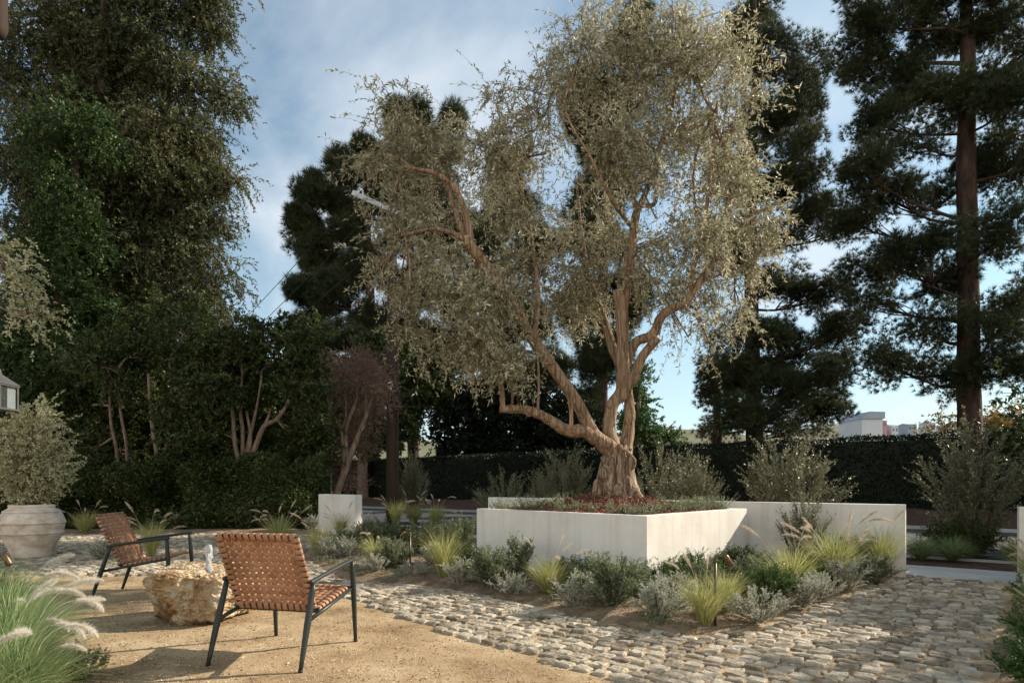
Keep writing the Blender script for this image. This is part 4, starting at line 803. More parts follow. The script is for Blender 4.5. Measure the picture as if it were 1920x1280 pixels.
# right edge foreground
for x, y, s_, sc in ((1965, 1310, 'lowest, at the bottom right corner of the photo', .50), (1960, 1235, 'middle one at the right edge by the shaded cobbles', .50), (1960, 1165, 'upper one at the right edge by the shaded cobbles', .55)): B('K', x, y, sc, 'dark leafy shrub '+s_)
grass(G(1952, 1108)+[0, 0, .03], 1.25, 'dark grass with long rust plumes at the right edge beyond the leafy shrubs', 6, 20, arc=(2.6, 3.8), psc=.72)
grass(G(2010, 1235)+[0, 0, .03], 1.1, 'plumed grass behind the lowest leafy shrub at the right edge', 5, 21, arc=(2.6, 3.6), psc=.7)
# left edge foreground: big pale green fountain grass
for k, (x, y, sc, n_, lab) in enumerate(((-2.42, 2.86, .8, 2, 'bright green fountain grass in the bottom left corner, its blades reaching furthest right'), (-2.68, 3.05, .95, 3, 'pale fountain grass at the left edge, in front of the others'), (-3.25, 3.75, 1.05, 4, 'fountain grass with fluffy white plumes leaning towards the jar'), (-2.92, 3.42, .95, 4, 'fountain grass with a white plume arching towards the far chair leg'), (-3.95, 4.45, 1.05, 3, 'rearmost fountain grass at the left edge below the jar'), (-2.45, 2.55, .8, 1, 'lowest fountain grass at the left edge, cut off by the frame'))):
    grass((x, y, .02), sc, lab, n_, 30+k, GD, PW_, 'foreground fountain grasses', 1.0, (-.7, .9))
V_DF = bush('dark', .28, .2, 22, 150, 'dusk', .03, .008, 20, True, .7, .05, .15, True)
place_bush('sage_shrub', V_DF, (-2.42, 3.30, .01), 0, .6, 'small dusky shrub at the inner edge of the foreground grasses', 'shrub', 'grey green upright shrubs')
# low plants inside the planter: silver ground cover round the rim
r = np.random.default_rng(160); S0, D0 = [], []
for k in range(110):
    e = r.integers(0, 4); u = r.random(); w_ = T_+.04+.26*r.random()**1.8
    a_, b_ = ((T_+u*(PL-2*T_), w_), (w_, T_+u*(PR-2*T_)), (T_+u*(PL-2*T_), PR-w_), (PL-w_, T_+u*(PR-2*T_)))[e]
    c = PC+PA*a_+PB*b_; c[2] = mound(np.array(a_), np.array(b_)); m_ = 9; S0.append(c+r.normal(size=(m_, 3))*np.array([.03, .03, .0])); D0.append(unit(rdir(m_, r)*.7+np.array([0, 0, .9])))
fo = MB(); spray(fo, fo, np.concatenate(S0), np.concatenate(D0), .07+.14*np.repeat(r.random(110), 9), 18, .022, .009, .1, r, .7, .0012, 3, .8, 1)
o = fo.build('ground_cover', M['dusk']); o['label'] = 'low silvery ground cover spilling along the planter rim'; o['category'] = 'ground cover'; struct(o, 'stuff')
# low weeds and litter on the bed soil
r = np.random.default_rng(161); n = 9000; x = -3+8*r.random(n); y = 4+5.5*r.random(n); ok = inpoly(x, y, [tuple(p) for p in BED]); x, y = x[ok], y[ok]; n = len(x)
mb = MB(); leaves(mb, np.stack([x, y, np.full(n, .07)], 1), rdir(n, r)*[1, 1, .2], .012+.03*r.random(n), .005+.006*r.random(n), .2, r)
o = mb.build('leaf_litter', M['bankmulch']); o['label'] = 'dry leaf litter scattered on the bed soil'; o['category'] = 'litter'; struct(o, 'stuff')

# creeping low cover between the bed shrubs
r = np.random.default_rng(163); S0, D0 = [], []; x = -3+8*r.random(900); y = 4+5.2*r.random(900); ok = inpoly(x, y, [(q[0], q[1]+.12) for q in BED]); x, y = x[ok], y[ok]
keepc = np.array([mnoise.noise(Vector((a*1.6, b_*1.6, 3))) > .02 for a, b_ in zip(x, y)]); x, y = x[keepc], y[keepc]
for a, b_ in zip(x, y): S0.append(np.array([a, b_, .045])+r.normal(size=(8, 3))*np.array([.045, .045, .0])); D0.append(unit(rdir(8, r)*.9+np.array([0, 0, .8])))
if S0:
    fo = MB(); S0 = np.concatenate(S0); spray(fo, fo, S0, np.concatenate(D0), .05+.09*r.random(len(S0)), 14, .022, .008, .2, r, .7, .0012, 3, .8, 1)
    o = fo.build('creeping_cover', M['dusk']); o['label'] = 'creeping grey green cover between the shrubs of the bed'; o['category'] = 'ground cover'; struct(o, 'stuff')
# fallen olive leaves on the paving and the court
r = np.random.default_rng(162); n = 4200; x = -4.5+9.5*r.random(n); y = 3.0+6.2*r.random(n); ok = ~inpoly(x, y, [tuple(p) for p in BED]) & (((x-W0[0])*WN[0]+(y-W0[1])*WN[1]) < -.1); x, y = x[ok], y[ok]; n = len(x)
zl = np.where(inpoly(x, y, CO), .032, .006)+vnoise(np.stack([x, y, x], 1), 1.1, .012); mb = MB(); leaves(mb, np.stack([x, y, zl], 1), rdir(n, r)*[1, 1, .15], .02+.03*r.random(n), .006+.005*r.random(n), .3, r)
o = mb.build('fallen_leaves', M['olive']); o['label'] = 'fallen olive leaves scattered over the cobbles and granite court'; o['category'] = 'litter'; struct(o, 'stuff')

# potted bush
r = np.random.default_rng(170); t = thing('potted_bush', 'cream leaved bush growing in the terracotta jar', 'bush', (pc[0], pc[1], .755))
st, fo = MB(), MB(); S0, D0, L0 = [], [], []
for i in range(120):
    a = r.random()*6.283; q = r.random()**.55; zt = .25+1.3*r.random(); prof = .45*math.sin(math.pi*min(.97, (zt-.02)/1.75)**.8)+.06
    e = np.array([math.cos(a)*prof*q, math.sin(a)*prof*q, zt]); b_ = np.array([math.cos(a)*.03, math.sin(a)*.03, -.02]); c_ = smooth_path([b_, e*[.35, .35, .55], e], 8); tube(st, c_, np.linspace(.009, .002, 8), 5, False)
    m_ = 15; idx = r.integers(2, 8, m_); S0.append(c_[idx]+r.normal(size=(m_, 3))*.05); D0.append(unit(rdir(m_, r)*.8+np.array([math.cos(a), math.sin(a), .35])*.6)); L0.append(.10+.2*r.random(m_))
spray(fo, st, np.concatenate(S0), np.concatenate(D0), np.concatenate(L0), 26, .034, .020, .2, r, .6, .0016, 3, .85, 1)
st.build('stems', M['stem'], t); fo.build('foliage', M['potleaf'], t)

# ------------------------------------------------------------------ lights and small hardware
def path_light(px, py, hgt, label, aim=0.0, rz=0.0):
    g_ = G(px, py); t = thing('path_light', label, 'garden light', (g_[0], g_[1], .0), rz, 'brass path lights')
    mb = MB(); tube(mb, [(0, 0, -.02), (0, 0, hgt-.02)], .011, 12); mb.build('post', M['bronze'], t)
    mb = MB(); tube(mb, smooth_path([(0, 0, hgt-.035), (0, 0, hgt-.005), (.015, 0, hgt), (.07, 0, hgt)], 12), .010, 10); tube(mb, [(0, 0, hgt-.03), (0, 0, hgt-.045)], .0145, 12); tube(mb, [(.064, 0, hgt), (.078, 0, hgt)], .013, 10); mb.build('elbow', M['bronze'], t)
    mb = MB(); d = np.array([.5, 0, -.87]); s = np.array([.078, 0, hgt+.005]); tube(mb, [s-d*.012, s, s+d*.012, s+d*.085, s+d*.088], [.012, .019, .0215, .0235, .021], 18); h_ = mb.build('lamp_head', M['bronze'], t)
    mb = MB(); tube(mb, [s+d*.084, s+d*.0895], [.018, .018], 18); mb.build('lens', M['black'], h_)
path_light(769, 1068, .48, 'brass path light among the shrubs left of the planter', rz=math.pi)
path_light(1341, 1178, .555, 'brass path light nearest the viewer, before the sunlit planter face')
path_light(1628, 1064, .41, 'brass path light farthest right, near the garden wall end')
path_light(-12, 1186, .58, 'brass path light cut by the left edge, above the foreground grass')
def spot(loc, rz, label):
    t = thing('spotlight', label, 'garden spotlight', loc, rz, 'black spotlights inside the planter')
    mb = MB(); tube(mb, [(0, 0, -.08), (0, 0, .05)], .008, 8); mb.build('stake', M['black'], t)
    mb = MB(); tube(mb, [(-.02, 0, .035), (0, 0, .055), (.035, 0, .09), (.038, 0, .093)], [.016, .022, .026, .022], 14); mb.build('lamp_head', M['black'], t)
q = pl(T_+.13, T_+.10); spot((q[0]-.12, q[1]+.06, .74), 1.6, 'black spotlight at the near corner of the planter')
q = pl(T_+.08, PR-T_-.12); spot((q[0], q[1], .76), 2.0, 'black spotlight at the right corner of the planter')
# utility pole, crossarm, wires
pb = np.array([(735-CX)*15.6/F, 15.6, 0]); t = thing('utility_pole', 'dark wooden utility pole left of the olive tree', 'utility pole', tuple(pb))
mb = MB(); tube(mb, [(0, 0, -.1), (0, 0, 4), (0, 0, 9.1)], [.16, .145, .11], 20, True, .05); mb.build('pole', M['pole'], t)
mb = MB(); tube(mb, [(.17, -.05, 0), (.155, -.05, 3.6), (.15, -.05, 6.5)], .035, 10); mb.build('conduit', M['pole'], t)
wd = unit(np.array([-.646, .763, 0])); ca_ = np.array([.763, .646, 0])
A_ = P(662, 362, 15.9)-pb; B_ = P(790, 418, 15.2)-pb
mb = MB(); e = unit(B_-A_); s_ = unit(np.cross(e, [0, 0, 1])); u_ = np.cross(s_, e)
V = [A_+s_*a*.05+u_*b_*.06 for a, b_ in ((-1, -1), (1, -1), (1, 1), (-1, 1))]+[B_+s_*a*.05+u_*b_*.06 for a, b_ in ((-1, -1), (1, -1), (1, 1), (-1, 1))]
mb.add(V, [[0, 1, 5, 4], [1, 2, 6, 5], [2, 3, 7, 6], [3, 0, 4, 7], [0, 3, 2, 1], [4, 5, 6, 7]]); mb.build('crossarm', M['arm'], t, False)
for f in (.12, .45, .9):
    mb = MB(); c = A_+(B_-A_)*f; tube(mb, [c+[0, 0, .05], c+[0, 0, .1], c+[0, 0, .16]], [.03, .045, .025], 10); mb.build('insulator', M['black'], t)
for k, (f, dz, lab) in enumerate(((.12, 0, 'topmost thin power line crossing the sky left of the pines'), (.45, 0, 'middle thin power line crossing the sky left of the pines'), (.9, -.0, 'lowest thin power line crossing the sky left of the pines'))):
    c = pb+A_+(B_-A_)*f+[0, 0, .16]; mb = MB(); tt = np.linspace(0, 1, 24)[:, None]; p = c+wd*tt*45+np.array([0, 0, 1.])*(-tt*2.5-4*tt*(1-tt)*.9); tube(mb, p, .012, 5, False)
    tag(mb.build('power_line', M['black']), lab, 'cable', 'power lines')
# lantern hanging at the left edge
t = thing('wall_lantern', 'weathered grey lantern cut off by the left edge, above the potted bush', 'lantern', tuple(P(-4, 768, 4.0)))
mb = MB(); s = .078
for a in (-1, 1):
    for b_ in (-1, 1): box(mb, (a*(s-.007), b_*(s-.007), .085), (.014, .014, .15))
for z, ww in ((.004, 2*s), (.166, 2*s)): box(mb, (0, 0, z), (ww+.006, ww+.006, .012))
fr = mb.build('frame', M['zinc'], t, False)
mb = MB(); box(mb, (0, 0, .085), (2*s-.02, 2*s-.02, .146)); mb.build('glass', M['glass'], t, False)
mb = MB(); prof = [(s*1.55, .172), (s*1.45, .18), (s*.8, .215), (s*.45, .235), (.022, .245), (.016, .275), (.02, .28), (.0, .285)]
lathe(mb, prof, 4, 0, 0); o = mb.build('roof', M['zinc'], t, False); o.rotation_euler.z = R(45)
mb = MB(); tube(mb, smooth_path([(0, 0, .28), (0, 0, .36), (-.05, 0, .40), (-.3, 0, .40)], 14), .007, 8); mb.build('bracket', M['zinc'], t)
mb = MB(); tube(mb, [(0, 0, .012), (0, 0, .07)], .014, 10); mb.build('bulb_holder', M['zinc'], t)
# eave end at the top left corner and grey bench wall behind the jar
t = thing('downpipe', 'dark rounded pipe end hanging into the top left corner', 'downpipe', tuple(P(-3, 70, 2.2)))
mb = MB(); tube(mb, [(0, 0, 0), (0, 0, .03), (0, 0, .6)], [.018, .028, .029], 20); mb.build('pipe', M['pole'], t)
mb = MB(); tube(mb, [(-.01, 0, .0), (-.012, 0, -.10), (-.02, 0, -.16)], [.012, .01, .004], 10); mb.build('spout', M['black'], t)
t = thing('low_wall', 'low grey blue wall behind the jar at the left edge', 'low wall', tuple(G(-20, 990)))
mb = MB(); box(mb, (-.3, 0, .3), (1.5, .6, .7)); mb.build('wall_body', M['greywall'], t, False)
mb = MB(); box(mb, (-.3, 0, .672), (1.56, .66, .045)); mb.build('coping', M['greywall'], t, False)

# ------------------------------------------------------------------ hedges
def hedge(name, f0, f1, depth, z0, ztop, n, mname, ll, label, seed, wob=.06, cat='hedge', core=True):
    loose = wob > .15
    "f0,f1: ends of the front line (x,y); depth vector beyond; ztop(u)"
    r = np.random.default_rng(seed); f0, f1 = np.array([*f0, 0.]), np.array([*f1, 0.]); e = f1-f0; L = np.linalg.norm(e); eu = e/L; dn = np.array([-eu[1], eu[0], 0]); dn = dn if dn[1] > 0 else -dn
    t = thing(name, label, cat, tuple((f0+f1)/2)); off = -(f0+f1)/2
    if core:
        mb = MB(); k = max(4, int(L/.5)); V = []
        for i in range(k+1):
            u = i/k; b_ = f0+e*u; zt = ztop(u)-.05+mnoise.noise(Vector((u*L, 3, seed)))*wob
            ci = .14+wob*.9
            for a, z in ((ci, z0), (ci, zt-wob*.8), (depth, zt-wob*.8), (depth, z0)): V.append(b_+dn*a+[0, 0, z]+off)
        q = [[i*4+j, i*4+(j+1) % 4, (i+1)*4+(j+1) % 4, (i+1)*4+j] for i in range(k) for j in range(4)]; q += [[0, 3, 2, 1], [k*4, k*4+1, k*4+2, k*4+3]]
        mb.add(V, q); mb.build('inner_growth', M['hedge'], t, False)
    u = r.random(n); zt = np.array([ztop(a)+mnoise.noise(Vector((a*L, 3, seed)))*wob+mnoise.noise(Vector((a*L*4, 3, seed)))*wob*.6 for a in u]); side = r.random(n)
    hh = zt-z0; front = side < hh/(hh+depth*.7); w_ = r.random(n)
    dd = np.where(front, .12*np.abs(r.normal(size=n))-.02, w_*depth); z = np.where(front, z0+hh*w_, zt-.10*np.abs(r.normal(size=n))+.06)
    bump = np.array([mnoise.noise(Vector((a*L*1.1, zz*1.1, seed))) for a, zz in zip(u, z)])*wob*1.6
    pos = f0+u[:, None]*e+dn*(dd-np.where(front, bump, 0))[:, None]; pos[:, 2] = z; nrm = np.where(front[:, None], -dn, [0, 0, 1.]); mb = MB()
    leaves(mb, pos+off, unit(nrm*.55+rdir(n, r)+np.array([0, 0, .2])), ll*(.6+.7*r.random(n)), ll*.5, .25, r)
    mb.build('foliage', M[mname], t); return t
a_, b_ = wl(-36, 11.7), wl(15, 11.7)
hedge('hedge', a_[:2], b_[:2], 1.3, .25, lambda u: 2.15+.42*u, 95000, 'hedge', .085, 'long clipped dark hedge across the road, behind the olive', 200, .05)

# ------------------------------------------------------------------ trees
def tuft(mb, c, ax, L, Wd, k, r, cone=.85):
    n = len(c); pos = np.repeat(c, k, 0); d = unit(np.repeat(ax, k, 0)+rdir(n*k, r)*cone); needles(mb, pos, d, L*(.65+.5*r.random(n*k)), Wd, r)
def pine(name, label, D, trunk, clusters, seed, mname='pine', nl=.2, nw=.013, dens=1.0, k=22, limb_w=.07, group='tall pines beyond the road', sp=.42):
    "trunk: (px,py,width px); clusters: (px,py,rx,ry[,depth offset,density])"
    r = np.random.default_rng(seed); s = D/F; b0 = P(trunk[0][0], trunk[0][1], D); b0[2] = 0; t = thing(name, label, 'tree', tuple(b0), 0, group); off = -b0
    tp = [P(x, y, D)+off for x, y, _ in trunk]; tp = [np.array([tp[0][0], 0, -.1])]+tp; tw = [trunk[0][2]*1.15]+[w_ for *_, w_ in trunk]
    n = 40; c_ = smooth_path(tp, n); rr = np.interp(np.linspace(0, 1, n), np.linspace(0, 1, len(tw)), tw)*s/2; mb = MB(); tube(mb, c_, rr, 16, True, .12, seed); mb.build('trunk', M['bark_pine'], t)
    lm, fo = MB(), MB()
    for cl in clusters:
        x, y, rx, ry = cl[:4]; dz = cl[4] if len(cl) > 4 else r.uniform(-1, 1)*1.6; dn = cl[5] if len(cl) > 5 else 1.0
        c = P(x, y, D+dz)+off; R3 = np.array([rx*s, .5*(rx+ry)*s+.3, ry*s]); low = c[2]-.25*abs(c[0]-np.interp(c[2], c_[:, 2], c_[:, 0]))
        j = int(np.abs(c_[:, 2]-low).argmin()); cu = curve_to(c_[j], c-[0, 0, .2*R3[2]], -.06, 9, .05, r); tube(lm, cu, np.linspace(limb_w*(.6+.5*r.random()), .02, 9), 7, False, .1, seed)
        m_ = max(5, int(15*(R3[0]*R3[2])**.6*dn+4))
        for p_ in range(m_):
            q, d_ = blob(1, c, R3*.9, r, .12); q = q[0]; k2 = int(r.integers(4, 9)); cc = curve_to(cu[k2], q, .04, 5, .06, r); tube(lm, cc, np.linspace(.022, .008, 5), 4, False)
            pr_ = sp*(.7+.6*r.random()); nt_ = int(34*dens*(.6+.5*dn)*(pr_/.42)**1.5*(1.0)); tc_, td = blob(nt_, q, np.array([pr_*1.1, pr_*1.1, pr_*.95]), r, .1)
            tuft(fo, tc_, unit(td*.6+np.array([0, 0, .55])+unit(q-c)*.3), nl, nw, k, r)
    lm.build('limbs', M['bark_pine'], t); fo.build('crown', M[mname], t); return t
pine('pine_tree', 'tall pine with a wide ragged crown and thick straight trunk, rightmost of the pines', 18.0, [(1818, 800, 40), (1816, 700, 37), (1815, 500, 34), (1812, 300, 30), (1815, 150, 26), (1812, 0, 20), (1812, -160, 8)],
     [(1650, 20, 90, 55), (1760, 55, 100, 65), (1880, 40, 80, 60), (1615, 105, 50, 60), (1690, 160, 85, 55), (1790, 190, 90, 70), (1900, 180, 60, 80), (1640, 225, 50, 38), (1720, 265, 60, 35, 0, .5), (1830, 285, 60, 40), (1620, 320, 45, 32), (1660, 365, 85, 34), (1885, 310, 50, 50), (1755, 385, 55, 40, 1, .6), (1600, 405, 50, 34, 0, .7),
      (1640, 505, 70, 28), (1705, 480, 80, 40), (1775, 530, 50, 45), (1880, 430, 50, 55), (1890, 600, 60, 55), (1640, 555, 50, 26, 0, .6), (1745, 620, 70, 34, 0, .7), (1700, 690, 60, 40, 0, .6), (1765, 715, 50, 36, 0, .6), (1885, 690, 55, 50), (1660, 668, 35, 30, 0, .5), (1750, -60, 120, 50), (1880, -70, 100, 60), (1960, 300, 50, 90), (1980, 560, 50, 90), (1960, 90, 60, 90)], 301, dens=1.75)
pine('pine_tree', 'tall pine with leaning lower limbs, second from the right, its crown beside the olive', 21.0, [(1415, 830, 30), (1412, 720, 27), (1409, 560, 25), (1407, 420, 22), (1412, 250, 17), (1418, 100, 12), (1415, 0, 6)],
     [(1412, 25, 55, 45), (1385, 95, 42, 50), (1440, 110, 48, 60), (1505, 130, 48, 50), (1505, 205, 55, 60), (1445, 225, 65, 60), (1510, 290, 55, 50), (1470, 350, 60, 45), (1530, 395, 50, 35), (1575, 425, 40, 26), (1480, 440, 55, 35, 0, .7), (1380, 330, 60, 60), (1375, 470, 55, 60), (1445, 540, 50, 50, 0, .8), (1535, 545, 60, 50), (1575, 620, 40, 40), (1500, 650, 60, 45, 0, .7), (1560, 700, 50, 45), (1445, 630, 45, 40), (1450, 705, 50, 40), (1385, 690, 38, 45), (1375, 780, 45, 35), (1440, 785, 50, 26), (1480, 730, 80, 40), (1375, 620, 50, 50, 0, .7), (1360, 720, 45, 50, 1.5), (1540, 770, 55, 25, 1)], 302, dens=1.7)
pine('pine_tree', 'bronze green loose pine low behind the hedge, left of the leaning limbed pine', 24.0, [(1345, 850, 18), (1345, 760, 12), (1345, 680, 5)], [(1345, 690, 32, 35), (1340, 745, 38, 35), (1350, 800, 45, 30), (1500, 800, 60, 30), (1545, 760, 40, 25)], 303, 'pine_dry', .22, .018, .6, group='smaller trees behind the hedge')
BIG = dict(nl=.42, nw=.024, k=16, sp=.56, limb_w=.12)
pine('pine_tree', 'dark pine with rounded lobes, leftmost of the row, against the open sky', 34.0, [(700, 860, 22), (695, 600, 18), (688, 400, 12), (685, 285, 5)], [(683, 285, 24, 26), (640, 318, 28, 30), (600, 370, 38, 34), (568, 420, 26, 30), (650, 410, 55, 50), (592, 470, 45, 42), (565, 545, 30, 30), (620, 560, 55, 50), (575, 620, 38, 32), (690, 500, 60, 60), (640, 640, 60, 40), (700, 620, 60, 60), (560, 400, 16, 18), (720, 370, 45, 60), (700, 700, 60, 50)], 304, dens=1.3, **BIG)
pine('pine_tree', 'dark pine behind the left side of the olive crown, three spires on top', 36.0, [(775, 860, 22), (772, 600, 18), (768, 400, 12), (765, 215, 5)], [(745, 212, 17, 20), (782, 215, 17, 20), (848, 215, 14, 18), (762, 262, 38, 30), (830, 270, 35, 40), (745, 330, 50, 45), (810, 350, 55, 50), (770, 430, 60, 55), (850, 430, 50, 60), (780, 530, 60, 55), (850, 550, 50, 60), (760, 640, 55, 50), (830, 660, 60, 50), (770, 740, 50, 40, 0, .6), (840, 760, 45, 40, 0, .6)], 305, dens=1.2, **BIG)
pine('pine_tree', 'dark pine seen through the middle of the olive crown', 35.0, [(940, 870, 22), (942, 600, 17), (945, 330, 5)], [(948, 310, 30, 35), (960, 390, 50, 50), (900, 440, 40, 50), (1005, 470, 40, 50), (930, 520, 55, 50), (990, 600, 55, 60), (900, 630, 50, 50), (950, 700, 60, 50), (1030, 700, 50, 50)], 306, dens=1.2, **BIG)
pine('pine_tree', 'dark pine directly behind the olive trunk, its spire in the upper crown', 32.0, [(1128, 870, 24), (1130, 600, 20), (1135, 300, 12), (1150, 90, 5)], [(1190, 40, 20, 24), (1170, 95, 32, 30), (1110, 165, 45, 40), (1165, 180, 40, 40), (1085, 205, 30, 40), (1120, 270, 50, 40), (1150, 350, 60, 50), (1090, 380, 35, 50, 0, .5), (1120, 450, 60, 50), (1180, 560, 55, 60), (1090, 580, 50, 60), (1130, 670, 60, 50), (1080, 760, 50, 40)], 307, dens=1.2, **BIG)
def broad(name, label, D, stems, clusters, seed, mname, ll, lw, bark='bark_pale', cat='tree', group=None, per=1.0, tl=.45, droop=.5, nl=22, fill=.25, base=None, upw=.6):
    "broadleaf tree: stems = list of pixel polylines (px,py,width px)"
    r = np.random.default_rng(seed); s = D/F; b0 = P(stems[0][0][0], stems[0][0][1], D) if base is None else np.array(base, float); b0[2] = max(0, b0[2]) if base is not None else 0; t = thing(name, label, cat, tuple(b0), 0, group); off = -b0; nodes = []
    first = True
    for st in stems:
        pts = [P(x, y, D+(w_[1] if isinstance(w_, tuple) else 0))+off for x, y, w_ in st]; wd_ = [(w_[0] if isinstance(w_, tuple) else w_) for *_, w_ in st]
        if first: pts = [np.array([pts[0][0], pts[0][1], -.1])]+pts; wd_ = [wd_[0]*1.2]+wd_
        n = len(pts)*6; c_ = smooth_path(pts, n); rr = np.interp(np.linspace(0, 1, n), np.linspace(0, 1, len(wd_)), wd_)*s/2; mb = MB(); tube(mb, c_, rr, 12, True, .15, seed); mb.build('trunk' if first else 'limb', M[bark], t); nodes += list(c_[n//3:]); first = False
    NP = np.array(nodes); tw, fo = MB(), MB(); S0, D0, L0 = [], [], []
    for cl in clusters:
        x, y, rx, ry = cl[:4]; dz = cl[4] if len(cl) > 4 else r.uniform(-1, 1)*.8; dn = cl[5] if len(cl) > 5 else 1.0
        c = P(x, y, D+dz)+off; R3 = np.array([rx*s, .5*(rx+ry)*s, ry*s]); j = int(np.linalg.norm(NP-c, axis=1).argmin()); cu = curve_to(NP[j], c, .05, 8, .08, r); tube(tw, cu, np.linspace(.035, .015, 8), 6, False)
        m_ = int(max(6, 26*R3[0]*R3[2]*dn)+6)
        for q_ in range(m_):
            q, d_ = blob(1, c, R3, r, fill); cc = curve_to(cu[int(r.integers(3, 8))], q[0], .04, 5, .08, r); tube(tw, cc, np.linspace(.011, .005, 5), 3, False)
            k_ = max(3, int(9*per)); S0.append(cc[r.integers(2, 5, k_)]+r.normal(size=(k_, 3))*.14); D0.append(unit(rdir(k_, r)*.8+unit(q-c)*.6+np.array([0, 0, .15]))); L0.append(tl*(.5+.7*r.random(k_)))
    spray(fo, tw, np.concatenate(S0), np.concatenate(D0), np.concatenate(L0), nl, ll, lw, droop, r, upw, .003, 3, .8, 3)
    tw.build('branches', M[bark], t); fo.build('crown', M[mname], t); return t
# left side
broad('redwood_tree', 'huge redwood with drooping olive green sprays filling the upper left of the photo', 18.0, [[(182, 900, 42), (182, 700, 38), (184, 430, 32), (190, 200, 24), (196, 0, 16), (198, -200, 5)]],
      [(340, 20, 100, 55), (200, 40, 100, 70), (410, 45, 38, 40), (90, 60, 80, 80), (15, 150, 50, 100), (270, 110, 110, 55), (360, 160, 90, 40), (430, 185, 34, 24), (150, 190, 100, 70), (320, 235, 85, 45), (385, 260, 35, 25), (60, 300, 80, 90), (270, 320, 120, 55), (375, 335, 60, 30), (430, 345, 20, 14), (170, 400, 110, 70), (330, 400, 90, 45), (400, 415, 42, 36), (60, 450, 80, 90), (260, 480, 120, 60), (370, 490, 70, 45), (420, 535, 30, 28), (150, 560, 120, 70), (300, 585, 110, 50), (385, 590, 55, 36), (420, 620, 30, 24), (40, 620, 80, 80), (260, 670, 120, 60), (120, 700, 120, 60), (340, -50, 110, 40), (180, -60, 130, 50), (200, 150, 130, 110, 1.5), (300, 280, 120, 110, 1.5), (120, 330, 120, 120, 1.5), (330, 470, 90, 110, 1.5), (200, 560, 130, 100, 1.5)], 401, 'redwood', .115, .036, 'bark_pine', per=1.5, tl=.75, droop=1.5, nl=26, upw=.9)
broad('ivy_clad_tree', 'tree smothered in bright green ivy at the left edge, in front of the redwood', 15.6, [[(95, 985, 26), (95, 800, 24), (105, 600, 20), (130, 420, 15), (150, 260, 8)]],
      [(130, 225, 75, 38, 0), (190, 260, 55, 40, 0), (110, 290, 70, 45, 0), (120, 370, 60, 50), (140, 430, 70, 50), (60, 500, 60, 60), (150, 470, 60, 50), (110, 560, 90, 60), (50, 620, 70, 60), (190, 600, 60, 60), (110, 690, 90, 60), (40, 740, 60, 60), (200, 720, 60, 60)], 402, 'ivy', .085, .055, 'bark_pine', per=1.1, tl=.5, droop=1.2, nl=24)
broad('ficus_tree', 'dark leafy tree with thin leaning stems between the jar and the pale forked tree', 14.6, [[(300, 985, 10), (298, 880, 9), (285, 790, 7), (278, 700, 5)], [(300, 900, 7), (312, 840, 7), (322, 760, 5), (318, 680, 3)], [(215, 980, 7), (220, 860, 6), (208, 790, 5), (205, 700, 3)], [(235, 980, 6), (238, 850, 6), (226, 770, 5), (222, 690, 3)]],
      [(190, 690, 60, 50), (260, 660, 60, 50), (330, 650, 60, 45), (380, 680, 40, 50), (200, 780, 50, 50, 1), (270, 760, 50, 50, .9), (340, 760, 50, 50), (350, 840, 60, 50, -.2), (400, 790, 40, 60, .6), (240, 850, 60, 40, .9), (160, 840, 50, 60, .6), (330, 590, 70, 40, 1.2), (150, 770, 50, 60, 1.2)], 403, 'ficus', .10, .045, per=1.3, tl=.4, droop=.4, nl=24)
broad('ficus_tree', 'pale forked multi stemmed tree with a glossy green crown, left of the brown dry tree', 14.6, [[(458, 985, 17), (456, 925, 16), (455, 868, 14)], [(452, 880, 9), (440, 830, 8), (437, 780, 7), (430, 720, 4)], [(455, 880, 8), (455, 810, 7), (450, 760, 6), (455, 700, 3)], [(458, 880, 8), (468, 820, 7), (480, 770, 5), (490, 710, 3)], [(462, 880, 11), (478, 840, 10), (495, 800, 9), (520, 785, 8), (540, 755, 7), (552, 720, 4)], [(490, 808, 7), (502, 785, 6), (507, 768, 4)], [(462, 872, 7), (470, 820, 6), (462, 770, 4)]],
      [(440, 640, 60, 40), (510, 630, 60, 40), (575, 650, 45, 40), (430, 700, 50, 40, .6), (500, 690, 60, 45, .6), (570, 710, 45, 50), (400, 740, 40, 40), (590, 780, 35, 60, .2), (560, 830, 50, 50, .8), (390, 830, 40, 50, .3), (470, 745, 60, 30, 1.2), (530, 870, 50, 50, 1.2), (420, 890, 50, 40, .7), (600, 850, 25, 50, .5)], 404, 'ficus', .10, .045, per=1.3, tl=.4, droop=.4, nl=24)
broad('dry_tree', 'brown withered tree with pale twisting stems behind the short wall', 15.4, [[(632, 960, 14), (632, 925, 14), (648, 880, 12), (660, 845, 11), (672, 815, 9), (690, 770, 7), (705, 720, 4)], [(640, 905, 10), (645, 860, 9), (640, 810, 8), (622, 770, 6), (618, 730, 3)], [(650, 860, 8), (650, 800, 7), (668, 750, 6), (672, 700, 3)], [(672, 815, 7), (684, 790, 6), (686, 740, 5), (680, 700, 3)], [(640, 810, 6), (648, 780, 5), (648, 730, 3)]],
      [(635, 692, 36, 26), (670, 684, 34, 22), (705, 700, 32, 28), (622, 735, 30, 34), (665, 735, 45, 36), (715, 740, 26, 36), (630, 790, 36, 34, .4, .8), (690, 785, 40, 30, .5, .8), (660, 840, 45, 34, .8, .7), (620, 860, 24, 50, .6, .8), (650, 900, 35, 25, .6, .6)], 405, 'dry', .055, .014, per=2.8, tl=.46, droop=.1, nl=14)
V_H = hedge('hedge', (-15.0, 13.5), (-4.62, 14.1), 1.0, 0, lambda u: 1.55+.12*math.sin(u*9)+.10*math.sin(u*31), 60000, 'ficus', .09, 'dark unclipped low hedge behind the lounge chairs', 201, .55)
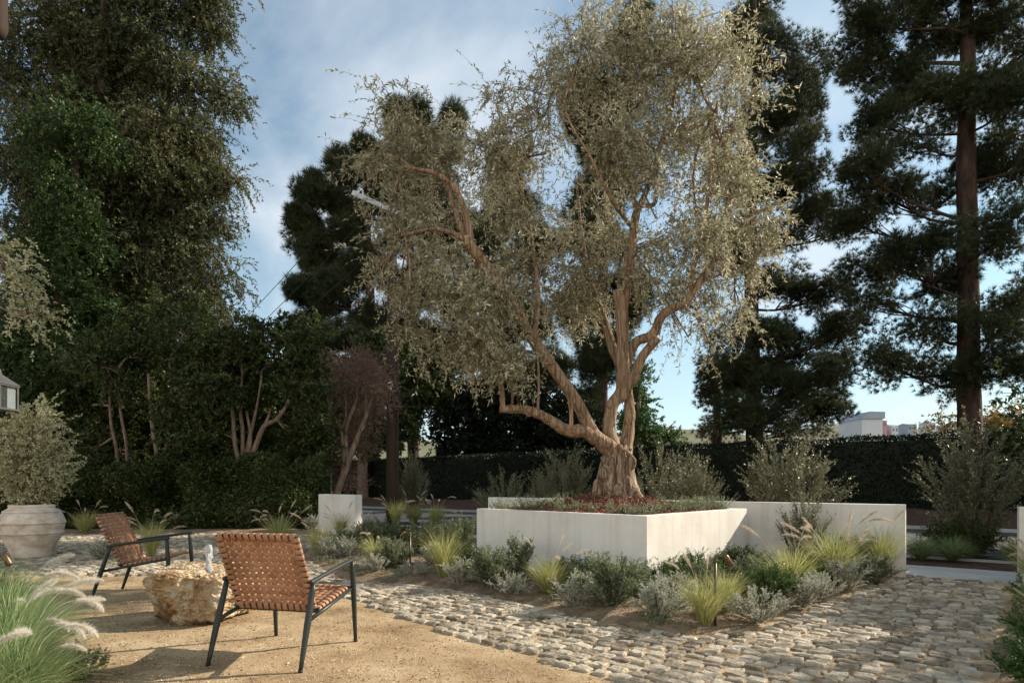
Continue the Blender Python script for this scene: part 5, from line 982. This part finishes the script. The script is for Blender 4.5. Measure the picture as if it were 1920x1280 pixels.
hedge('hedge', (-17.5, 16.6), (-5.6, 17.3), 1.2, 0, lambda u: 5.2+.3*math.sin(u*11)+.2*math.sin(u*27)-.3*u, 80000, 'ficus', .11, 'tall dark hedge screening the left side behind the forked trees', 202, .35)
broad('pale_leaved_tree', 'pale yellow leaved branch reaching in at the left edge above the jar', 9.5, [[(-160, 1000, 30), (-150, 700, 24), (-120, 560, 14), (-40, 500, 8), (30, 520, 4)], [(-120, 560, 9), (-40, 560, 6), (30, 590, 3)]], [(10, 480, 35, 22), (30, 540, 40, 30, 0, .5), (70, 590, 20, 12, 0, .3), (-60, 520, 60, 60), (-130, 480, 80, 80)], 406, 'potleaf', .055, .028, per=.6, tl=.4, droop=1.2, nl=18)
# centre and right, beyond the hedge
broad('evergreen_tree', 'dense dark broadleaf tree low behind the hedge, left of the olive trunk', 30.5, [[(930, 900, 20), (930, 800, 16), (930, 740, 8)]], [(880, 760, 45, 50), (940, 740, 50, 50), (1000, 770, 50, 50), (1060, 790, 45, 50), (900, 830, 50, 40), (970, 840, 55, 40), (1050, 850, 55, 35), (1110, 820, 35, 45), (840, 820, 30, 40)], 407, 'hedge', .2, .11, per=.8, tl=.7, droop=.5, nl=20)
broad('evergreen_tree', 'dark broadleaf tree mass behind the brown dry tree and utility pole', 30.0, [[(680, 900, 20), (680, 800, 16), (680, 700, 8)], [(680, 800, 10), (770, 740, 6)]], [(590, 700, 45, 45), (640, 740, 50, 50), (710, 720, 50, 50), (780, 720, 45, 50), (620, 810, 50, 40), (690, 810, 50, 45), (760, 800, 40, 40), (720, 660, 50, 40), (820, 700, 40, 60)], 410, 'ficus', .2, .11, per=.7, tl=.7, droop=.5, nl=20)
broad('green_tree', 'bright green small tree behind the hedge, just right of the olive trunk', 27.0, [[(1196, 900, 12), (1196, 800, 9), (1200, 720, 4)]], [(1200, 710, 18, 30), (1196, 760, 30, 35), (1205, 810, 38, 30), (1180, 800, 25, 35), (1250, 825, 40, 18)], 408, 'green', .14, .06, per=1, tl=.5, droop=.3, nl=20)
broad('autumn_tree', 'low tree with orange yellow leaves behind the hedge near the thick pine trunk', 24.0, [[(1868, 860, 12), (1868, 810, 9), (1870, 770, 4)]], [(1840, 790, 45, 22), (1890, 785, 45, 26), (1780, 800, 50, 16), (1920, 800, 40, 26)], 409, 'fall', .12, .06, per=.7, tl=.5, droop=.3, nl=16)
# trees standing out of frame to the right; they shade the right of the court
def shade_tree(x, y, z0, z1, rad, seed, label, mname='ficus', n=150):
    r = np.random.default_rng(seed); t = thing('shade_tree', label, 'tree', (x, y, 0)); mb = MB(); tube(mb, smooth_path([(0, 0, -.1), (.05, 0, z0*.6), (0, .05, z0+.3*(z1-z0)), (0, 0, z1*.85)], 16), np.linspace(.14, .03, 16), 12, True, .1); mb.build('trunk', M['bark_pale'], t)
    tw, fo = MB(), MB(); S0, D0, L0 = [], [], []; c = np.array([0, 0, (z0+z1)/2])
    for k in range(n):
        q, d_ = blob(1, c, np.array([rad, rad, (z1-z0)/2]), r, .1); cc = curve_to([0, 0, min(q[0][2], z1*.8)*.8], q[0], .04, 6, .06, r); tube(tw, cc, np.linspace(.02, .006, 6), 4, False)
        S0.append(cc[r.integers(2, 6, 9)]+r.normal(size=(9, 3))*.12); D0.append(rdir(9, r)); L0.append(.4*(.5+.7*r.random(9)))
    spray(fo, tw, np.concatenate(S0), np.concatenate(D0), np.concatenate(L0), 22, .10, .045, .4, r, .6, .003, 3, .8, 3); tw.build('branches', M['bark_pale'], t); fo.build('crown', M[mname], t)
shade_tree(9.7, 4.85, .2, 5.3, 2.6, 501, 'large leafy tree just outside the right edge, its shade falling on the near cobbles', n=620)
shade_tree(8.3, 6.9, .1, 3.2, 1.3, 503, 'round leafy small tree just outside the right edge, shading the path to the opening', n=330)
shade_tree(6.6, -.2, 3.2, 9.0, 2.9, 504, 'tall leafy tree standing beside the viewer, out of the photo', n=620)
shade_tree(10.2, 9.6, .6, 3.6, 1.9, 502, 'leafy tree outside the right edge that shades the sidewalk opening', n=240)
# far buildings
t = thing('far_building', 'distant pale gabled building between the two right hand pines', 'building', tuple(G(1600, 920))); t.location = ((1612-CX)*130/F, 130, 0)
s = 130/F; mb = MB(); wz = H+(HY-789)*s; box(mb, (0, 0, wz/2), (38*s, 9, wz)); mb.build('wall', M['bwhite'], t, False)
mb = MB(); hw_ = 20.5*s; rt = H+(HY-776)*s; V = [(-hw_*.3, -5, rt), (hw_*1.02, -5, rt*.995), (hw_*1.02, -5, wz), (-hw_*1.02, -5, wz), (-hw_*.3, 5, rt), (hw_*1.02, 5, rt*.995), (hw_*1.02, 5, wz), (-hw_*1.02, 5, wz)]
mb.add(V, [[0, 1, 2, 3], [4, 7, 6, 5], [0, 4, 5, 1], [1, 5, 6, 2], [3, 7, 4, 0], [2, 6, 7, 3]]); mb.build('roof', M['broof'], t, False)
for k, (px_, w_, top, m_) in enumerate(((1668, 12, 800, 'bwhite'), (1700, 16, 797, 'broof'), (1738, 10, 794, 'bwhite'), (1650, 6, 790, 'bred'), (1775, 18, 799, 'bwhite'))):
    D_ = 210; s = D_/F; lab = ('small distant pale house just right of the gabled building', 'distant grey house in the middle of the far houses', 'distant narrow pale house near the thick pine trunk', 'tiny distant red structure beside the gabled building', 'widest distant pale house behind the thick pine trunk')[k]
    t = thing('far_house', lab, 'house', ((px_-CX)*s, D_, 0), 0, 'distant houses on the hill foot'); zt = H+(HY-top)*s; mb = MB(); box(mb, (0, 0, zt/2), (w_*s, 6, zt)); mb.build('wall', M[m_], t, False)
    mb = MB(); ww = w_*s/2+.15; V = [(-ww, -3.2, zt), (ww, -3.2, zt), (ww, 3.2, zt), (-ww, 3.2, zt), (-ww, 0, zt+.6), (ww, 0, zt+.6)]; mb.add(V, [[0, 1, 5, 4], [2, 3, 4, 5], [0, 3, 2, 1]], [[1, 2, 5], [3, 0, 4]]); mb.build('roof', M['broof'], t, False)
    for a in (-.25, .25): mb = MB(); box(mb, (a*w_*s, -3.02, zt-1.3), (w_*s*.2, .06, 1.0)); mb.build('window', M['bdark'], t, False)
